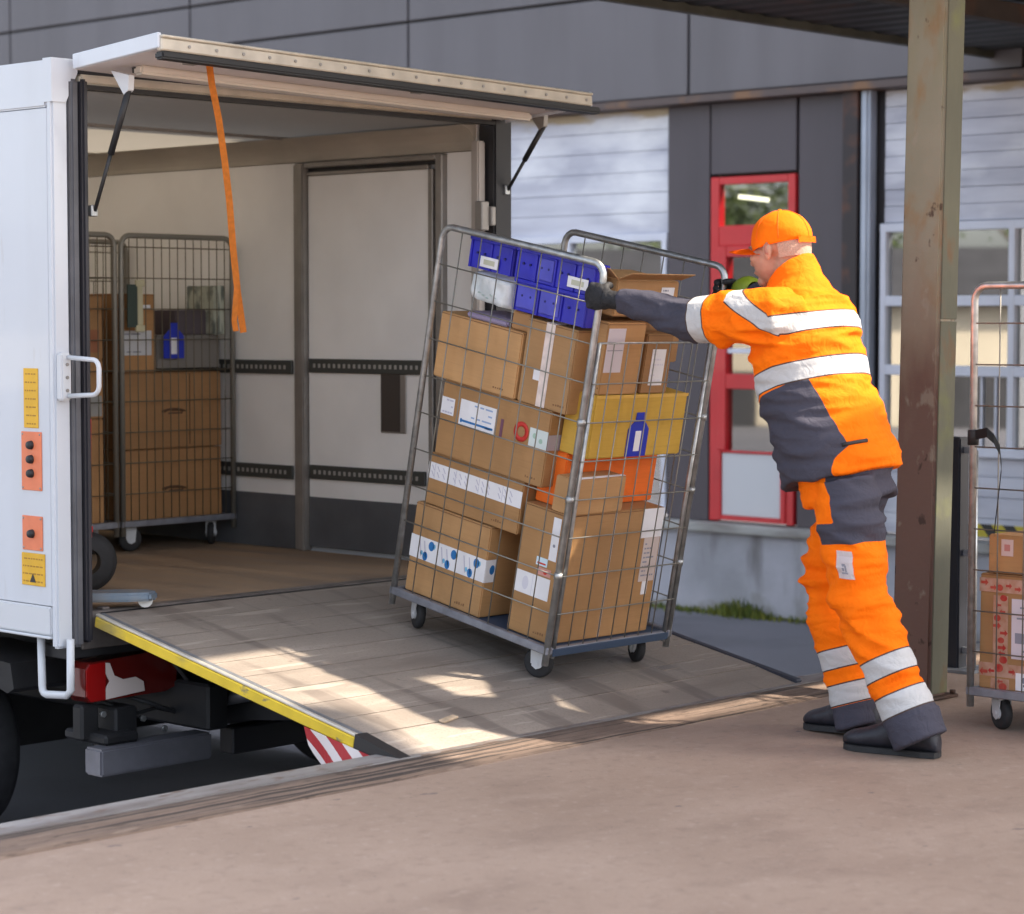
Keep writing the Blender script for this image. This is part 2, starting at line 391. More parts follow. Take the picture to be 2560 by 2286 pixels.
haz_m = bpy.data.materials.new('hazard_stripe'); haz_m.use_nodes = True
def stripes(m, c1, c2, scale, ang, axis='Object', rough=0.5):
    nt = m.node_tree; n = nt.nodes; l = nt.links; b = n['Principled BSDF']; b.inputs['Roughness'].default_value = rough
    tc = n.new('ShaderNodeTexCoord'); mp = n.new('ShaderNodeMapping'); mp.inputs['Rotation'].default_value = ang
    l.new(tc.outputs[axis], mp.inputs[0])
    w = n.new('ShaderNodeTexWave'); w.inputs['Scale'].default_value = scale; w.bands_direction = 'Y'
    l.new(mp.outputs[0], w.inputs[0])
    r = n.new('ShaderNodeValToRGB'); r.color_ramp.interpolation = 'CONSTANT'
    r.color_ramp.elements[0].color = (*c1, 1); r.color_ramp.elements[1].position = 0.5; r.color_ramp.elements[1].color = (*c2, 1)
    l.new(w.outputs['Fac'], r.inputs[0]); l.new(r.outputs[0], b.inputs['Base Color'])
stripes(haz_m, (0.02, 0.02, 0.02), (0.5, 0.4, 0.03), 2.6, (math.radians(40), 0, 0))
g = MB(); g.box((WX-0.075, wy(4.8), wz(-0.22)), (WX-0.061, wy(9.66), wz(-0.125)), 0.002); g.build('hazard_strip', haz_m, bld)
# dim room behind the glass, with a lit tube near the red door
room_m = mat('dim_room', (0.06, 0.057, 0.05), 0.9, var=0.3, vscale=0.8)
g = MB(); g.box((LX+0.6, wy(4.8), SILL), (LX+4.0, wy(20), wz(3.12)))
rm = g.build('room', room_m, bld)
bm = bmesh.new(); bm.from_mesh(rm.data); bmesh.ops.delete(bm, geom=[f for f in bm.faces if f.normal.x < -0.9], context='FACES'); bm.to_mesh(rm.data); bm.free()
lamp = thing('tube_lamp', 'lit fluorescent tube glowing behind the top pane of the red door', 'lamp', T(0, 0, 0))
kx = 13.65/16.5
g = MB(); g.cyl((13.65, 12.82*kx, H0+(2.435-H0)*kx), (13.72, 12.56*kx, H0+(2.40-H0)*kx), 0.016, 12); g.build('tube', emit_mat('lamp_glow', (1.0, 0.93, 0.72), 1.6), lamp)
g = MB(); g.box((13.6, 12.52*kx, 1.37+1.13*kx), (13.78, 12.86*kx, 1.37+1.16*kx), 0.004); g.build('housing', white_trim, lamp)

# ---- yard buildings and trees seen only mirrored in the glazing
gar_m = mat('cream_render', (0.62, 0.55, 0.42), 0.8, var=0.05, vscale=0.6)
roof_m = mat('grey_roofing', (0.045, 0.045, 0.05), 0.7, var=0.2, vscale=2)
gb = thing('garage_building', 'low cream rendered garage with a dark roof across the yard, mirrored in the glazing', 'building', T(-9, 27, YARD) @ Matrix.Rotation(math.radians(-32), 4, 'Z'))
g = MB(); g.box((-4, -14, 0), (0, 16, 2.2), 0.02); g.build('wall', gar_m, gb)
g = MB(); g.prism([(-4.3, -14.4, 2.21), (0.35, -14.4, 2.21), (-2, -14.4, 3.3)], (0, 30.8, 0)); g.build('roof', roof_m, gb)
for k in range(5):
    g = MB(); g.box((0.003, -12+k*5.6, 0.01), (0.06, -9+k*5.6, 1.0), 0.01); g.build('garage_door', roof_m, gb)

leaf_m = [mat('leaf_a', (0.06, 0.10, 0.018), 0.6), mat('leaf_b', (0.1, 0.14, 0.025), 0.6), mat('leaf_c', (0.04, 0.07, 0.015), 0.6)]
bark_m = mat('bark', (0.12, 0.09, 0.07), 0.9, var=0.3, vscale=8, bump=0.5, bscale=20)
def tree(x, y, h, seed, label):
    rnd = random.Random(seed); t = thing('tree', label, 'tree', T(x, y, YARD), 'trees behind the garage')
    g = MB(); g.tube([(0, 0, 0), (0.08, 0.03, h*0.25), (0.02, 0.1, h*0.5), (0.05, 0.05, h*0.75)], 0.2, 10, rr=[0.22, 0.17, 0.12, 0.05])
    for k in range(7):
        a = rnd.uniform(0, 2*PI); z = h*rnd.uniform(0.3, 0.65); g.tube([(0.04, 0.06, z), (0.7*math.cos(a), 0.7*math.sin(a), z+0.5), (1.4*math.cos(a), 1.4*math.sin(a), z+1.2)], 0.06, 6, rr=[0.07, 0.05, 0.02])
    g.build('trunk', bark_m, t)
    g = MB()
    for k in range(60):
        c = V((rnd.gauss(0, 1.0), rnd.gauss(0, 1.0), h*0.62+rnd.gauss(0, h*0.16))); g.mi = rnd.randrange(3)
        for j in range(38):
            p = c+V((rnd.gauss(0, 0.28), rnd.gauss(0, 0.28), rnd.gauss(0, 0.22))); u = V((rnd.uniform(-1, 1), rnd.uniform(-1, 1), rnd.uniform(-1, 1))).normalized(); w = u.orthogonal().normalized()
            g.quad(p-u*0.09, p+w*0.05, p+u*0.09, p-w*0.05)
    g.build('crown', leaf_m, t, recalc=False)
for k, (x, y, h, lb) in enumerate(((-16, 24, 6.5, 'leafy tree behind the garage, nearest its dark gable end'), (-15.5, 28.5, 7.4, 'tallest leafy tree behind the garage, between two others'), (-16, 33, 6.2, 'leafy tree farthest along behind the garage'))): tree(x, y, h, 20+k, lb)

# ---- canopy over the dock end
can_m = mat('dark_canopy_sheet', (0.018, 0.019, 0.016), 0.6, 0.2, var=0.3, vscale=2)
layer(can_m, (0.045, 0.025, 0.016), 3, 0.55, 0.7)
canopy = thing('dock_canopy', 'dark corrugated canopy roof reaching out over the dock corner above the rusty post', 'canopy')
g = MB()
CZ = 2.95; CX0, CX1, CY0, CY1 = 7.35, 22.0, 3.3, 7.70  # near side carried out of view to shade the post
n = 70; w = (CX1-CX0)/n
g.box((CX0, CY0, CZ+0.03), (CX1, CY1, CZ+0.06))
for i in range(n): g.prism([(CX0+i*w, CY0, CZ+0.0295), (CX0+i*w+w*0.25, CY0, CZ+0.02), (CX0+i*w+w*0.7, CY0, CZ+0.02), (CX0+i*w+w*0.95, CY0, CZ+0.0295)], (0, CY1-CY0, 0))
g.box((5.15, 4.5, CZ), (CX0-0.001, CY1, CZ+0.05)); g.box((6.76, 4.0, CZ), (CX0-0.001, 4.499, CZ+0.05))  # unseen extensions, added and cut to shade the platform and truck rear
g.build('roof_sheet', can_m, canopy)
g = MB(); g.box((CX0, CY1+0.001, CZ-0.02), (CX1, CY1+0.045, CZ+0.14), 0.004); g.build('fascia', mat('canopy_fascia', (0.06, 0.062, 0.05), 0.6, 0.1, var=0.25, vscale=4), canopy)
rust_beam = layer(mat('rusty_beam', (0.03, 0.023, 0.02), 0.8, 0.1, var=0.3, vscale=5), (0.07, 0.034, 0.02), 3, 0.5, 0.65)
for y in (4.735, 6.4):
    g = MB(); g.box((5.2, y-0.04, CZ-0.10), (CX1, y+0.04, CZ-0.001), 0.004); g.build('beam', rust_beam, canopy)
# unseen roof added behind the viewpoint to throw shade on the dock floor
sunshade = thing('added_shade_roof', 'unseen flat roof on posts, added behind the viewer to shade the dock floor', 'sunshade')
g = MB(); g.box((4.7, -0.6, 4.5), (7.25, 2.85, 4.7)); g.box((7.25, -0.6, 4.5), (26, 2.1, 4.7)); g.build('roof', mat('sunshade_roof', (0.55, 0.53, 0.5), 0.9), sunshade)  # stepped edge shapes the sun patches; pale underside bounces floor light
for x in (5.0, 12, 20):
    g = MB(); g.box((x-0.1, -0.5, 0.001), (x+0.1, -0.3, 4.499), 0.01); g.build('post', mat('sunshade_post', (0.45, 0.4, 0.35), 0.9), sunshade)

# ---- post
post_m = mat('weathered_post_paint', (0.30, 0.275, 0.205), 0.7, 0.0, vscale=2.4, col2=(0.22, 0.21, 0.145), lo=0.3, hi=0.7, bump=0.2, bscale=30)
layer(post_m, (0.27, 0.15, 0.055), 6, 0.55, 0.66, amount=0.75, stretch=(1, 1, 0.55), detail=8)
layer(post_m, (0.2, 0.2, 0.1), 3, 0.52, 0.72, amount=0.5, stretch=(2, 2, 0.5), detail=8)
layer(post_m, (0.24, 0.17, 0.12), 2.2, 0.40, 0.70, zfade=(1.2, 2.4, 0.25, -0.25), amount=0.7, detail=8, stretch=(2, 2, 0.35))
layer(post_m, (0.14, 0.072, 0.056), 4.0, 0.38, 0.66, zfade=(0.8, 1.8, 0.3, -0.35), amount=0.88, detail=10, stretch=(1.6, 1.6, 0.5))
layer(post_m, (0.3, 0.26, 0.2), 9, 0.6, 0.64, amount=0.6, detail=8, stretch=(1, 1, 0.6))
layer(post_m, (0.05, 0.025, 0.018), 13, 0.64, 0.68, stretch=(1, 1, 0.7), amount=0.85)
pt = thing('canopy_post', 'rust spotted steel post carrying the canopy, behind the worker in orange', 'post', T(7.205, 4.766, 0) @ Matrix.Rotation(math.radians(0.9), 4, V((0.728, 0.686, 0))))
PXh, PYh = 0.056, 0.084
g = MB()
# hollow section with a channel front, rounded arrises
g.box((-PXh, -PYh, 0), (PXh, PYh, 2.9), 0.012, 3)
g.build('shaft', post_m, pt)
g = MB(); g.box((-0.09, -0.115, 0.003), (0.09, 0.115, 0.014), 0.003)
for sx in (-0.073, 0.073):
    for sy in (-0.099, 0.099): g.cyl((sx, sy, 0.014), (sx, sy, 0.028), 0.011, 6)
g.build('base_plate', rust_beam, pt)
shade_moss_m = mat('mossy_shade_paint', (0.125, 0.122, 0.08), 0.75, vscale=4, col2=(0.085, 0.085, 0.06), lo=0.3, hi=0.7, bump=0.2, bscale=30, stretch=(1, 1, 0.5))  # mossy tone, darkened to put the post's shaded side into the colour
layer(shade_moss_m, (0.15, 0.075, 0.03), 8, 0.58, 0.68, amount=0.7, stretch=(1, 1, 0.5)); layer(shade_moss_m, (0.16, 0.17, 0.05), 5, 0.56, 0.72, amount=0.6)
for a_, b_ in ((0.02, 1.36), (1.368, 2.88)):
    g = MB(); g.box((-PXh+0.008, -PYh-0.004, a_), (PXh-0.002, -PYh+0.002, b_), 0.0015); g.build('shade_plate', shade_moss_m, pt)  # thin plates added to carry the mossy, shade-darkened colour

# ---- black bollard post at the dock edge, between two thin rails
bo = thing('gate_post', 'slim black square gate post with thin steel rails beside the rusty post', 'post', T(7.86, 5.03, 0))
g = MB(); g.box((-0.035, -0.035, 0.001), (0.035, 0.035, 0.91), 0.006, 2); g.build('shaft', mat('navy_black_paint', (0.012, 0.014, 0.022), 0.45), bo)
for yy in (0.06, -0.085):
    g = MB(); g.cyl((0.0, yy, 0.001), (0, yy, 0.86), 0.009, 10); g.build('rail', steel, bo)
for z in (0.08, 0.46, 0.86):
    g = MB(); g.box((-0.007, -0.084, z-0.012), (0.007, 0.06, z+0.012)); g.build('bracket', dark_steel, bo)
g = MB(); g.box((-0.09, -0.12, 0.0005), (0.09, 0.1, 0.012)); g.build('base_plate', dark_steel, bo)

# ---- weeds at the foot of the plinth
g = MB(); rnd = random.Random(3)
wl = V((WX-0.01, wy(9), YARD))
for k in range(1500):
    y = wy(rnd.uniform(10.6, 12.6)); clump = max(0, noise.noise(V((y*2.6, 0.3, 0))) ) + 1.6*math.exp(-((y-wy(11.52))/0.16)**2)
    if rnd.random() > 0.25 + 0.75*clump: continue
    x = WX - abs(rnd.gauss(0, 0.06)) - 0.008
    h = rnd.uniform(0.015, 0.05) + 0.07*clump*rnd.random(); a = rnd.uniform(0, 2*PI); w = rnd.uniform(0.003, 0.008)
    lean = V((math.cos(a), math.sin(a), 0))*h*rnd.uniform(0.1, 0.6); lean.x = -abs(lean.x)
    p = V((x, y, YARD)); s = V((-math.sin(a), math.cos(a), 0))*w
    g.mi = rnd.randrange(3)
    f1 = [p-s, p+s, p+s*0.8+lean*0.4+V((0, 0, h*0.6)), p-s*0.8+lean*0.4+V((0, 0, h*0.6))]
    g.quad(*f1); g.bm.faces.new([g.bm.verts.new(q) for q in (f1[3], f1[2], p+lean+V((0, 0, h)))]).material_index = g.mi
wd = g.build('weeds', [mat('weed_a', (0.16, 0.2, 0.03), 0.7), mat('weed_b', (0.24, 0.25, 0.04), 0.7), mat('weed_c', (0.09, 0.13, 0.02), 0.7)], recalc=False)
tag(wd, kind='stuff')
g = MB()
for i in range(120):
    a, b = wy(10.4+2.4*i/120), wy(10.4+2.4*(i+1)/120)
    q = lambda y: 0.05 + 0.05*noise.noise(V((y*5, 0, 0)))
    g.quad((WX-0.001, a, YARD+0.012), (WX-q(a), a, YARD+0.004), (WX-q(b), b, YARD+0.004), (WX-0.001, b, YARD+0.012))
tag(g.build('moss', mat('moss', (0.07, 0.075, 0.03), 0.95, var=0.4, vscale=20), smooth=True), kind='stuff')

# ------------------------------------------------------------------ delivery truck
TX0, TX1 = 4.88, 7.17          # outer sides
IX0, IX1 = 4.99, 7.06          # inner liner faces
TY0, TY1 = 6.78, 10.9          # rear frame, front of the box
FZ, CZI, TZ = 0.33, 2.172, 2.262
trk = thing('delivery_truck', 'white box truck backed up to the dock with rear flap raised and lift platform lowered', 'truck')
g = MB(); g.box((TX0, 6.815, 0.362), (IX0-0.021, TY1, 2.098), 0.002); g.build('side_panel', white_paint, trk)
g = MB(); g.box((TX0-0.005, 6.815, 2.10), (IX0-0.02, TY1, TZ), 0.006, 2); g.build('top_rail', white_paint, trk)
g = MB(); g.box((TX0-0.006, 6.815, 0.258), (IX0-0.02, TY1, 0.36), 0.006, 2); g.box((TX0-0.014, 6.815, 0.247), (IX0-0.02, TY1, 0.2565), 0.003)
g.build('skirt_rail', white_trim, trk)
g = MB(); g.box((IX1+0.02, 6.86, 0.25), (TX1, TY1, TZ), 0.006); g.build('side_panel', white_paint, trk)
roofm = bpy.data.materials.new('translucent_roof'); roofm.use_nodes = True
_n = roofm.node_tree.nodes; _l = roofm.node_tree.links; _n.remove(_n['Principled BSDF'])
_d = _n.new('ShaderNodeBsdfDiffuse'); _d.inputs[0].default_value = (0.32, 0.3, 0.275, 1)
_t = _n.new('ShaderNodeBsdfTranslucent'); _t.inputs[0].default_value = (0.95, 0.86, 0.72, 1)
_m = _n.new('ShaderNodeMixShader'); _m.inputs[0].default_value = 0.095
_l.new(_d.outputs[0], _m.inputs[1]); _l.new(_t.outputs[0], _m.inputs[2]); _l.new(_m.outputs[0], _n['Material Output'].inputs[0])
g = MB()
for a, b in ((6.83, 7.985), (8.0, 9.4), (9.415, TY1)):
    g.quad((IX0, a, CZI), (IX1, a, CZI), (IX1, b, CZI), (IX0, b, CZI))
g.build('roof', roofm, trk)
for y in (7.9925, 9.4075):
    g = MB(); g.box((IX0, y-0.012, CZI-0.012), (IX1, y+0.012, CZI+0.03), 0.002); g.build('roof_bow', frame_alu, trk)
g = MB(); g.box((IX0, TY1-0.05, FZ), (IX1, TY1, CZI)); g.build('bulkhead', liner, trk)
g = MB(); g.box((IX0-0.02, 6.83, FZ), (IX0, TY1-0.05, CZI)); g.build('inner_wall', liner, trk)
# far inner wall and its side door
fw = MB(); fw.box((IX1, 7.985, FZ), (IX1+0.019, TY1-0.05, CZI)); fw.box((IX1, 6.86, FZ), (IX1+0.019, 7.03, CZI)); fw.box((IX1+0.001, 7.031, 2.06), (IX1+0.019, 7.984, CZI))
fw.build('inner_wall', liner, trk)
g = MB()   # rounded cove along the ceiling edge
pr = [(IX1-0.001, 2.062)] + [(IX1-0.10+0.10*math.cos(t)-0.001, 2.065+0.10*math.sin(t)) for t in [i*PI/16 for i in range(9)]]
poly = [V((x, 6.86, z)) for x, z in pr] + [V((IX1-0.001, 6.86, CZI-0.002))]
g.prism(poly, (0, TY1-0.06-6.86, 0))
g.build('cove', mat('cove_profile', (0.46, 0.42, 0.36), 0.55, 0.1, var=0.1, vscale=3), trk, smooth=False)
sd = MB(); sd.box((IX1-0.004, 7.135, FZ+0.02), (IX1+0.018, 7.90, 2.0), 0.003); sdo = sd.build('side_door', liner, trk)
g = MB()
g.box((IX1-0.035, 7.905, FZ), (IX1+0.018, 7.945, 2.055), 0.006, 2); g.box((IX1-0.02, 7.947, FZ), (IX1+0.017, 7.984, 2.057), 0.006, 2)
g.box((IX1-0.03, 7.032, FZ), (IX1+0.016, 7.075, 2.057), 0.005); g.box((IX1-0.014, 7.105, FZ), (IX1+0.015, 7.134, 2.0), 0.004)
g.box((IX1-0.028, 7.0755, 2.035), (IX1+0.014, 7.9045, 2.058), 0.004); g.box((IX1-0.012, 7.135, 2.001), (IX1+0.013, 7.9045, 2.018), 0.003)
g.build('door_frame', frame_alu, sdo)
g = MB(); g.box((IX1+0.002, 7.0755, FZ), (IX1+0.012, 7.1045, 2.034)); g.box((IX1+0.003, 7.105, 2.019), (IX1+0.011, 7.904, 2.034)); g.build('door_gap', black_m, sdo)
g = MB(); g.box((IX1-0.012, 7.27, 0.875), (IX1-0.0045, 7.43, 1.135), 0.004); g.build('grip_frame', frame_alu, sdo)
g = MB(); g.box((IX1-0.0135, 7.305, 0.882), (IX1-0.0122, 7.422, 1.128)); g.build('grip_recess', mat('recess_dark', (0.06, 0.05, 0.045), 0.5), sdo)
rail_m = mat('dark_lashing_rail', (0.075, 0.08, 0.075), 0.5, 0.3); hole_m = mat('bright_rail_slot', (0.42, 0.41, 0.39), 0.5, 0.2)
def rail(y0, y1, z, parent, h=0.031):
    g = MB(); g.box((IX1-0.018, y0, z-h), (IX1-0.0045, y1, z+h), 0.003)
    g.mi = 1; y = y0+0.04
    while y < y1-0.03:
        g.box((IX1-0.0195, y, z-0.009), (IX1-0.0182, y+0.014, z+0.009)); y += 0.0325
    return g.build('lashing_rail', [rail_m, hole_m], parent)
rail(8.0, 10.8, 1.150, trk); rail(7.15, 7.885, 1.160, sdo); rail(8.0, 10.8, 0.676, trk); rail(7.15, 7.885, 0.686, sdo)
g = MB(); g.box((IX1-0.008, 7.99, FZ), (IX1-0.0005, TY1-0.06, 0.574), 0.002); g.build('kick_plate', kick, trk)
g = MB(); g.box((IX1-0.009, 7.14, FZ+0.02), (IX1-0.0045, 7.895, 0.574), 0.002); g.build('kick_plate', kick, sdo)
fl_m = mat('truck_floor_ply', (0.34, 0.235, 0.15), 0.6, vscale=2.5, col2=(0.235, 0.17, 0.12), lo=0.32, hi=0.66, stretch=(3, 0.5, 1), bump=0.1, bscale=60, rvar=0.12, detail=9)
layer(fl_m, (0.13, 0.1, 0.085), 2.0, 0.56, 0.75, amount=0.7)
g = MB(); g.box((IX0, 6.85, 0.22), (IX1, TY1-0.05, FZ)); g.build('floor', fl_m, trk)
g = MB(); g.box((IX0, 6.79, 0.2), (IX1, 6.849, FZ+0.003), 0.004); g.box((IX0+0.1, 6.80, FZ+0.003), (IX0+0.13, 6.84, FZ+0.012), 0.003); g.build('sill', mat('worn_sill', (0.17, 0.15, 0.14), 0.5, 0.4, var=0.3, vscale=9), trk)
# rear frame: corner posts with white trim and dark rubber buffers
g = MB(); g.box((TX0-0.004, TY0, 0.215), (4.945, 6.814, TZ-0.07), 0.008, 2); g.build('corner_post', white_paint, trk)
g = MB(); g.prism([(TX0-0.006, 6.776, TZ+0.006), (4.985, 6.776, TZ+0.006), (4.985, 6.776, TZ-0.04), (4.935, 6.776, TZ-0.145), (TX0-0.006, 6.776, TZ-0.145)], (0, 0.05, 0)); g.build('corner_cap', white_paint, trk)
g = MB(); g.box((4.946, 6.765, 0.215), (4.984, 6.83, 2.2), 0.01, 3); g.build('buffer_strip', seal_m, trk)
g = MB(); g.box((4.985, 6.75, 0.23), (5.012, 6.84, 2.2), 0.008, 2); g.mi = 1; g.box((5.0125, 6.80, 0.36), (5.02, 6.83, 2.17), 0.002); g.build('seal_strip', [mat('seal_dark', (0.025, 0.024, 0.03), 0.45), alu], trk)
g = MB(); g.box((7.062, 6.755, 0.22), (7.168, 6.85, 2.2), 0.008, 2); g.build('buffer_strip', mat('black_buffer', (0.02, 0.02, 0.024), 0.5), trk)
g = MB(); g.box((IX1-0.05, 6.80, 0.34), (IX1-0.005, 6.845, 2.1), 0.006, 2); g.build('corner_post', mat('inner_post', (0.45, 0.41, 0.38), 0.45, 0.2), trk)
g = MB(); g.box((IX1-0.075, 6.755, 1.73), (IX1-0.03, 6.798, 1.85), 0.004); g.box((IX1-0.03, 6.74, 1.75), (IX1-0.005, 6.79, 1.83), 0.004); g.build('flap_latch', frame_alu, trk)
g = MB(); g.box((4.99, 6.765, 2.182), (7.165, 6.84, 2.218), 0.008, 2); g.mi = 1; g.box((5.0, 6.757, 2.165), (7.13, 6.80, 2.1815)); g.box((4.99, 6.775, 2.2185), (7.16, 6.84, 2.236)); g.build('header', [cream_alu, black_m], trk)
# roof flap: tilted up a little, hinged on the header
hy, hz = 6.70, 2.232
ang = math.radians(-4.5)
MF = Matrix.Translation((4.95, hy, hz)) @ Matrix.Rotation(math.radians(1.2), 4, 'Y') @ Matrix.Rotation(ang, 4, 'X') @ Matrix.Translation((-4.95, 0, 0))
FL = -0.445
fp = MB(); fp.box((4.955, FL+0.03, 0.0), (7.10, 0.05, 0.038), 0.004)
flap = fp.build('roof_flap', mat('flap_panel', (0.6, 0.55, 0.54), 0.5, var=0.06, vscale=3), trk, MF)
g = MB(); g.box((4.945, FL, -0.008), (7.105, FL+0.029, 0.033), 0.004); g.box((4.945, FL-0.006, 0.0335), (7.105, FL+0.02, 0.043), 0.003)
g.mi = 1
for k in range(18): g.cyl((5.06+k*0.118, FL-0.0015, 0.012), (5.06+k*0.118, FL-0.004, 0.012), 0.006, 8)
g.build('edge_profile', [cream_alu, frame_alu], flap, MF)
g = MB(); g.box((4.95, FL+0.004, -0.034), (7.16, FL+0.05, -0.0085), 0.006, 2); g.build('gasket', black_m, flap, MF)
g = MB(); g.box((4.938, FL+0.01, 0.0), (4.9545, 0.04, 0.052), 0.003); g.build('side_profile', white_paint, flap, MF)
g = MB(); g.box((7.1055, FL+0.01, -0.01), (7.115, 0.04, 0.05), 0.003); g.build('side_profile', white_paint, flap, MF)
g = MB(); g.box((5.08, -0.16, -0.032), (7.06, -0.11, -0.001), 0.008, 2); g.mi = 1; g.box((5.09, -0.109, -0.02), (7.05, -0.095, -0.001)); g.build('light_rail', [mat('pale_rail', (0.7, 0.65, 0.58), 0.4), black_m], flap, MF)
g = MB()
for x in (5.16, 6.25, 7.0): g.box((x, -0.32, -0.012), (x+0.05, -0.28, -0.001), 0.002)
g.build('catch_plate', frame_alu, flap, MF)
for x, far in ((5.03, 0), (7.13, 1)):
    g = MB(); g.prism([(x-0.012, 6.63, 2.222), (x-0.012, 6.53, 2.20), (x-0.012, 6.535, 2.15), (x-0.012, 6.56, 2.135)], (0.024, 0, 0)); g.build('strut_bracket', white_trim if not far else frame_alu, flap)
    z1 = 1.745 if not far else 1.9
    a, b = V((x+0.0, 6.55, 2.145)), V((x, 6.745, z1)); m = a.lerp(b, 0.52)
    g = MB(); g.cyl(a, m, 0.0115, 12); g.cyl(m, b, 0.007, 10); g.ell(a, (0.012,)*3, u=10, v=6); g.build('gas_strut', black_m, flap)
    g = MB(); g.box((x-0.015, 6.742, z1-0.02), (x+0.012, 6.765, z1+0.02), 0.003); g.build('strut_foot', steel, trk)
# grab handle, side marker plates
g = MB()
hp = [V((TX0+0.03, 6.755, 1.235)), V((TX0+0.03, 6.60, 1.228))] + [V((TX0+0.03, 6.60-0.03*math.sin(t), 1.198+0.03*math.cos(t))) for t in (0.5, 1.0, 1.5)] + [V((TX0+0.03, 6.57-0.03*(math.sin(t)-1) if False else 6.60-0.03*math.cos(t), 1.14-0.03*math.sin(t))) for t in (0.1, 0.6, 1.1)] + [V((TX0+0.03, 6.60, 1.108)), V((TX0+0.03, 6.755, 1.10))]
g.tube(hp, 0.0085, 10); g.box((TX0+0.002, 6.745, 1.085), (TX0+0.045, 6.7795, 1.25), 0.006, 2)
g.mi = 1
for z in (1.12, 1.165, 1.21): g.cyl((TX0+0.024, 6.745, z), (TX0+0.024, 6.74, z), 0.006, 8)
g.build('grab_handle', [white_trim, frame_alu], trk)
ylab = mat('yellow_plate', (0.72, 0.4, 0.015), 0.45, var=0.06, vscale=20); olab = mat('orange_plate', (0.75, 0.2, 0.09), 0.45, var=0.06, vscale=14)
brown_print = mat('brown_print', (0.4, 0.2, 0.02), 0.6)
def plate(name, y0, y1, z0, z1, m, rows=0, dots=(), bev=0.004):
    g = MB(); g.box((TX0-0.004, y0, z0), (TX0-0.0002, y1, z1), min(bev, 0.0015))
    rnd = random.Random(rows); g.mi = 1
    for k in range(rows):
        z = z1-0.02-(z1-z0-0.035)*k/max(1, rows-1); y = y0+0.012
        while y < y1-0.014:
            w = rnd.uniform(0.006, 0.02); g.box((TX0-0.0048, y, z-0.0025), (TX0-0.0041, min(y+w, y1-0.01), z+0.0025)); y += w+0.006
    g.mi = 2
    for z in dots: g.lathe([(0, 0.016), (0.012, 0.016), (0.0145, 0.010), (0.016, 0.0)], (TX0-0.004, (y0+y1)/2, z), (-1, 0, 0), 14)
    if dots:
        g.mi = 3
        for yy in (y0+0.009, y1-0.009):
            for zz in (z0+0.009, z1-0.009): g.lathe([(0, 0.002), (0.004, 0.001), (0.0042, 0)], (TX0-0.004, yy, zz), (-1, 0, 0), 8)
    return g.build(name, [m, brown_print, black_m, frame_alu], trk)
tag(plate('notice_label', 6.88, 6.965, 0.985, 1.195, ylab, 7), 'tall yellow notice label')
tag(plate('control_plate', 6.862, 6.982, 0.765, 0.972, olab, 0, (0.925, 0.875, 0.825)), 'orange plate with three black buttons')
tag(plate('control_plate', 6.862, 6.982, 0.553, 0.675, olab, 0, (0.612,)), 'orange plate with one black button')
g_ = plate('notice_label', 6.850, 6.988, 0.428, 0.543, ylab, 4); tag(g_, 'squarish yellow notice label')
g = MB(); g.prism([(TX0-0.005, 6.92-0.018, 0.44), (TX0-0.005, 6.92+0.018, 0.44), (TX0-0.005, 6.92, 0.472)], (0.0006, 0, 0)); g.build('warning_mark', black_m, g_)
# underneath: chassis, lamps, bumper, step, wheel
dk = mat('chassis_black', (0.018, 0.018, 0.02), 0.6, 0.2, var=0.3, vscale=6)
g = MB(); g.box((5.25, 6.95, -0.02), (6.8, TY1, 0.199)); g.box((5.4, 6.6, -0.12), (5.5, 9.8, 0.05), 0.01); g.box((6.55, 6.6, -0.12), (6.65, 9.8, 0.05), 0.01)
g.box((TX0+0.05, 6.80, 0.17), (TX1-0.02, 6.94, 0.214), 0.004); g.box((6.95, 7.3, -0.5), (7.12, 10.6, 0.199), 0.02); g.box((5.2, 8.6, -0.5), (6.9, 8.7, 0.199)); g.build('chassis_and_blockers', dk, trk)  # deep far-side box and cross panel added to block light under the truck
g = MB()
for x in (5.62, 6.45):
    g.box((x-0.035, 5.55, 0.0), (x+0.035, 6.9, 0.05), 0.008) if False else g.prism([(x-0.03, 5.7, 0.055), (x-0.03, 6.85, -0.03), (x-0.03, 6.85, -0.13), (x-0.03, 5.7, 0.0)], (0.06, 0, 0))
    g.cyl((x+0.06, 5.75, 0.05), (x+0.06, 6.9, -0.10), 0.022, 12)
    g.cyl((x-0.08, 6.9, -0.06), (x+0.1, 6.9, -0.06), 0.05, 14)
g.cyl((5.3, 6.92, 0.02), (6.8, 6.92, 0.02), 0.035, 14)
g.build('lift_arm', dk, trk)
for k_, pts_ in enumerate(([(5.12, 6.86, 0.0), (5.2, 6.8, -0.06), (5.34, 6.82, -0.05), (5.5, 6.85, -0.1)], [(5.2, 6.84, 0.01), (5.3, 6.78, -0.03), (5.45, 6.8, -0.09), (5.62, 6.84, -0.05)], [(5.36, 6.8, 0.16), (5.42, 6.74, 0.05), (5.5, 6.75, -0.03)])):
    g = MB(); g.tube(pts_, 0.008, 8); g.build('hose', rubber, trk)
g = MB(); g.cyl((5.5, 6.86, -0.07), (5.56, 6.35, 0.05), 0.026, 14); g.cyl((5.56, 6.35, 0.05), (5.6, 6.05, 0.11), 0.014, 12); g.build('lift_ram', mat('ram_steel', (0.12, 0.12, 0.13), 0.35, 0.6), trk)
for x_, y_, z_ in ((5.08, 6.80, -0.04), (5.25, 6.79, -0.075), (5.32, 6.755, -0.115)):
    g = MB(); g.cyl((x_, y_, z_), (x_, y_-0.012, z_), 0.012, 6); g.build('bolt', steel, trk)
bump_m = mat('grey_bumper_steel', (0.2, 0.2, 0.225), 0.45, 0.5, var=0.15, vscale=6)
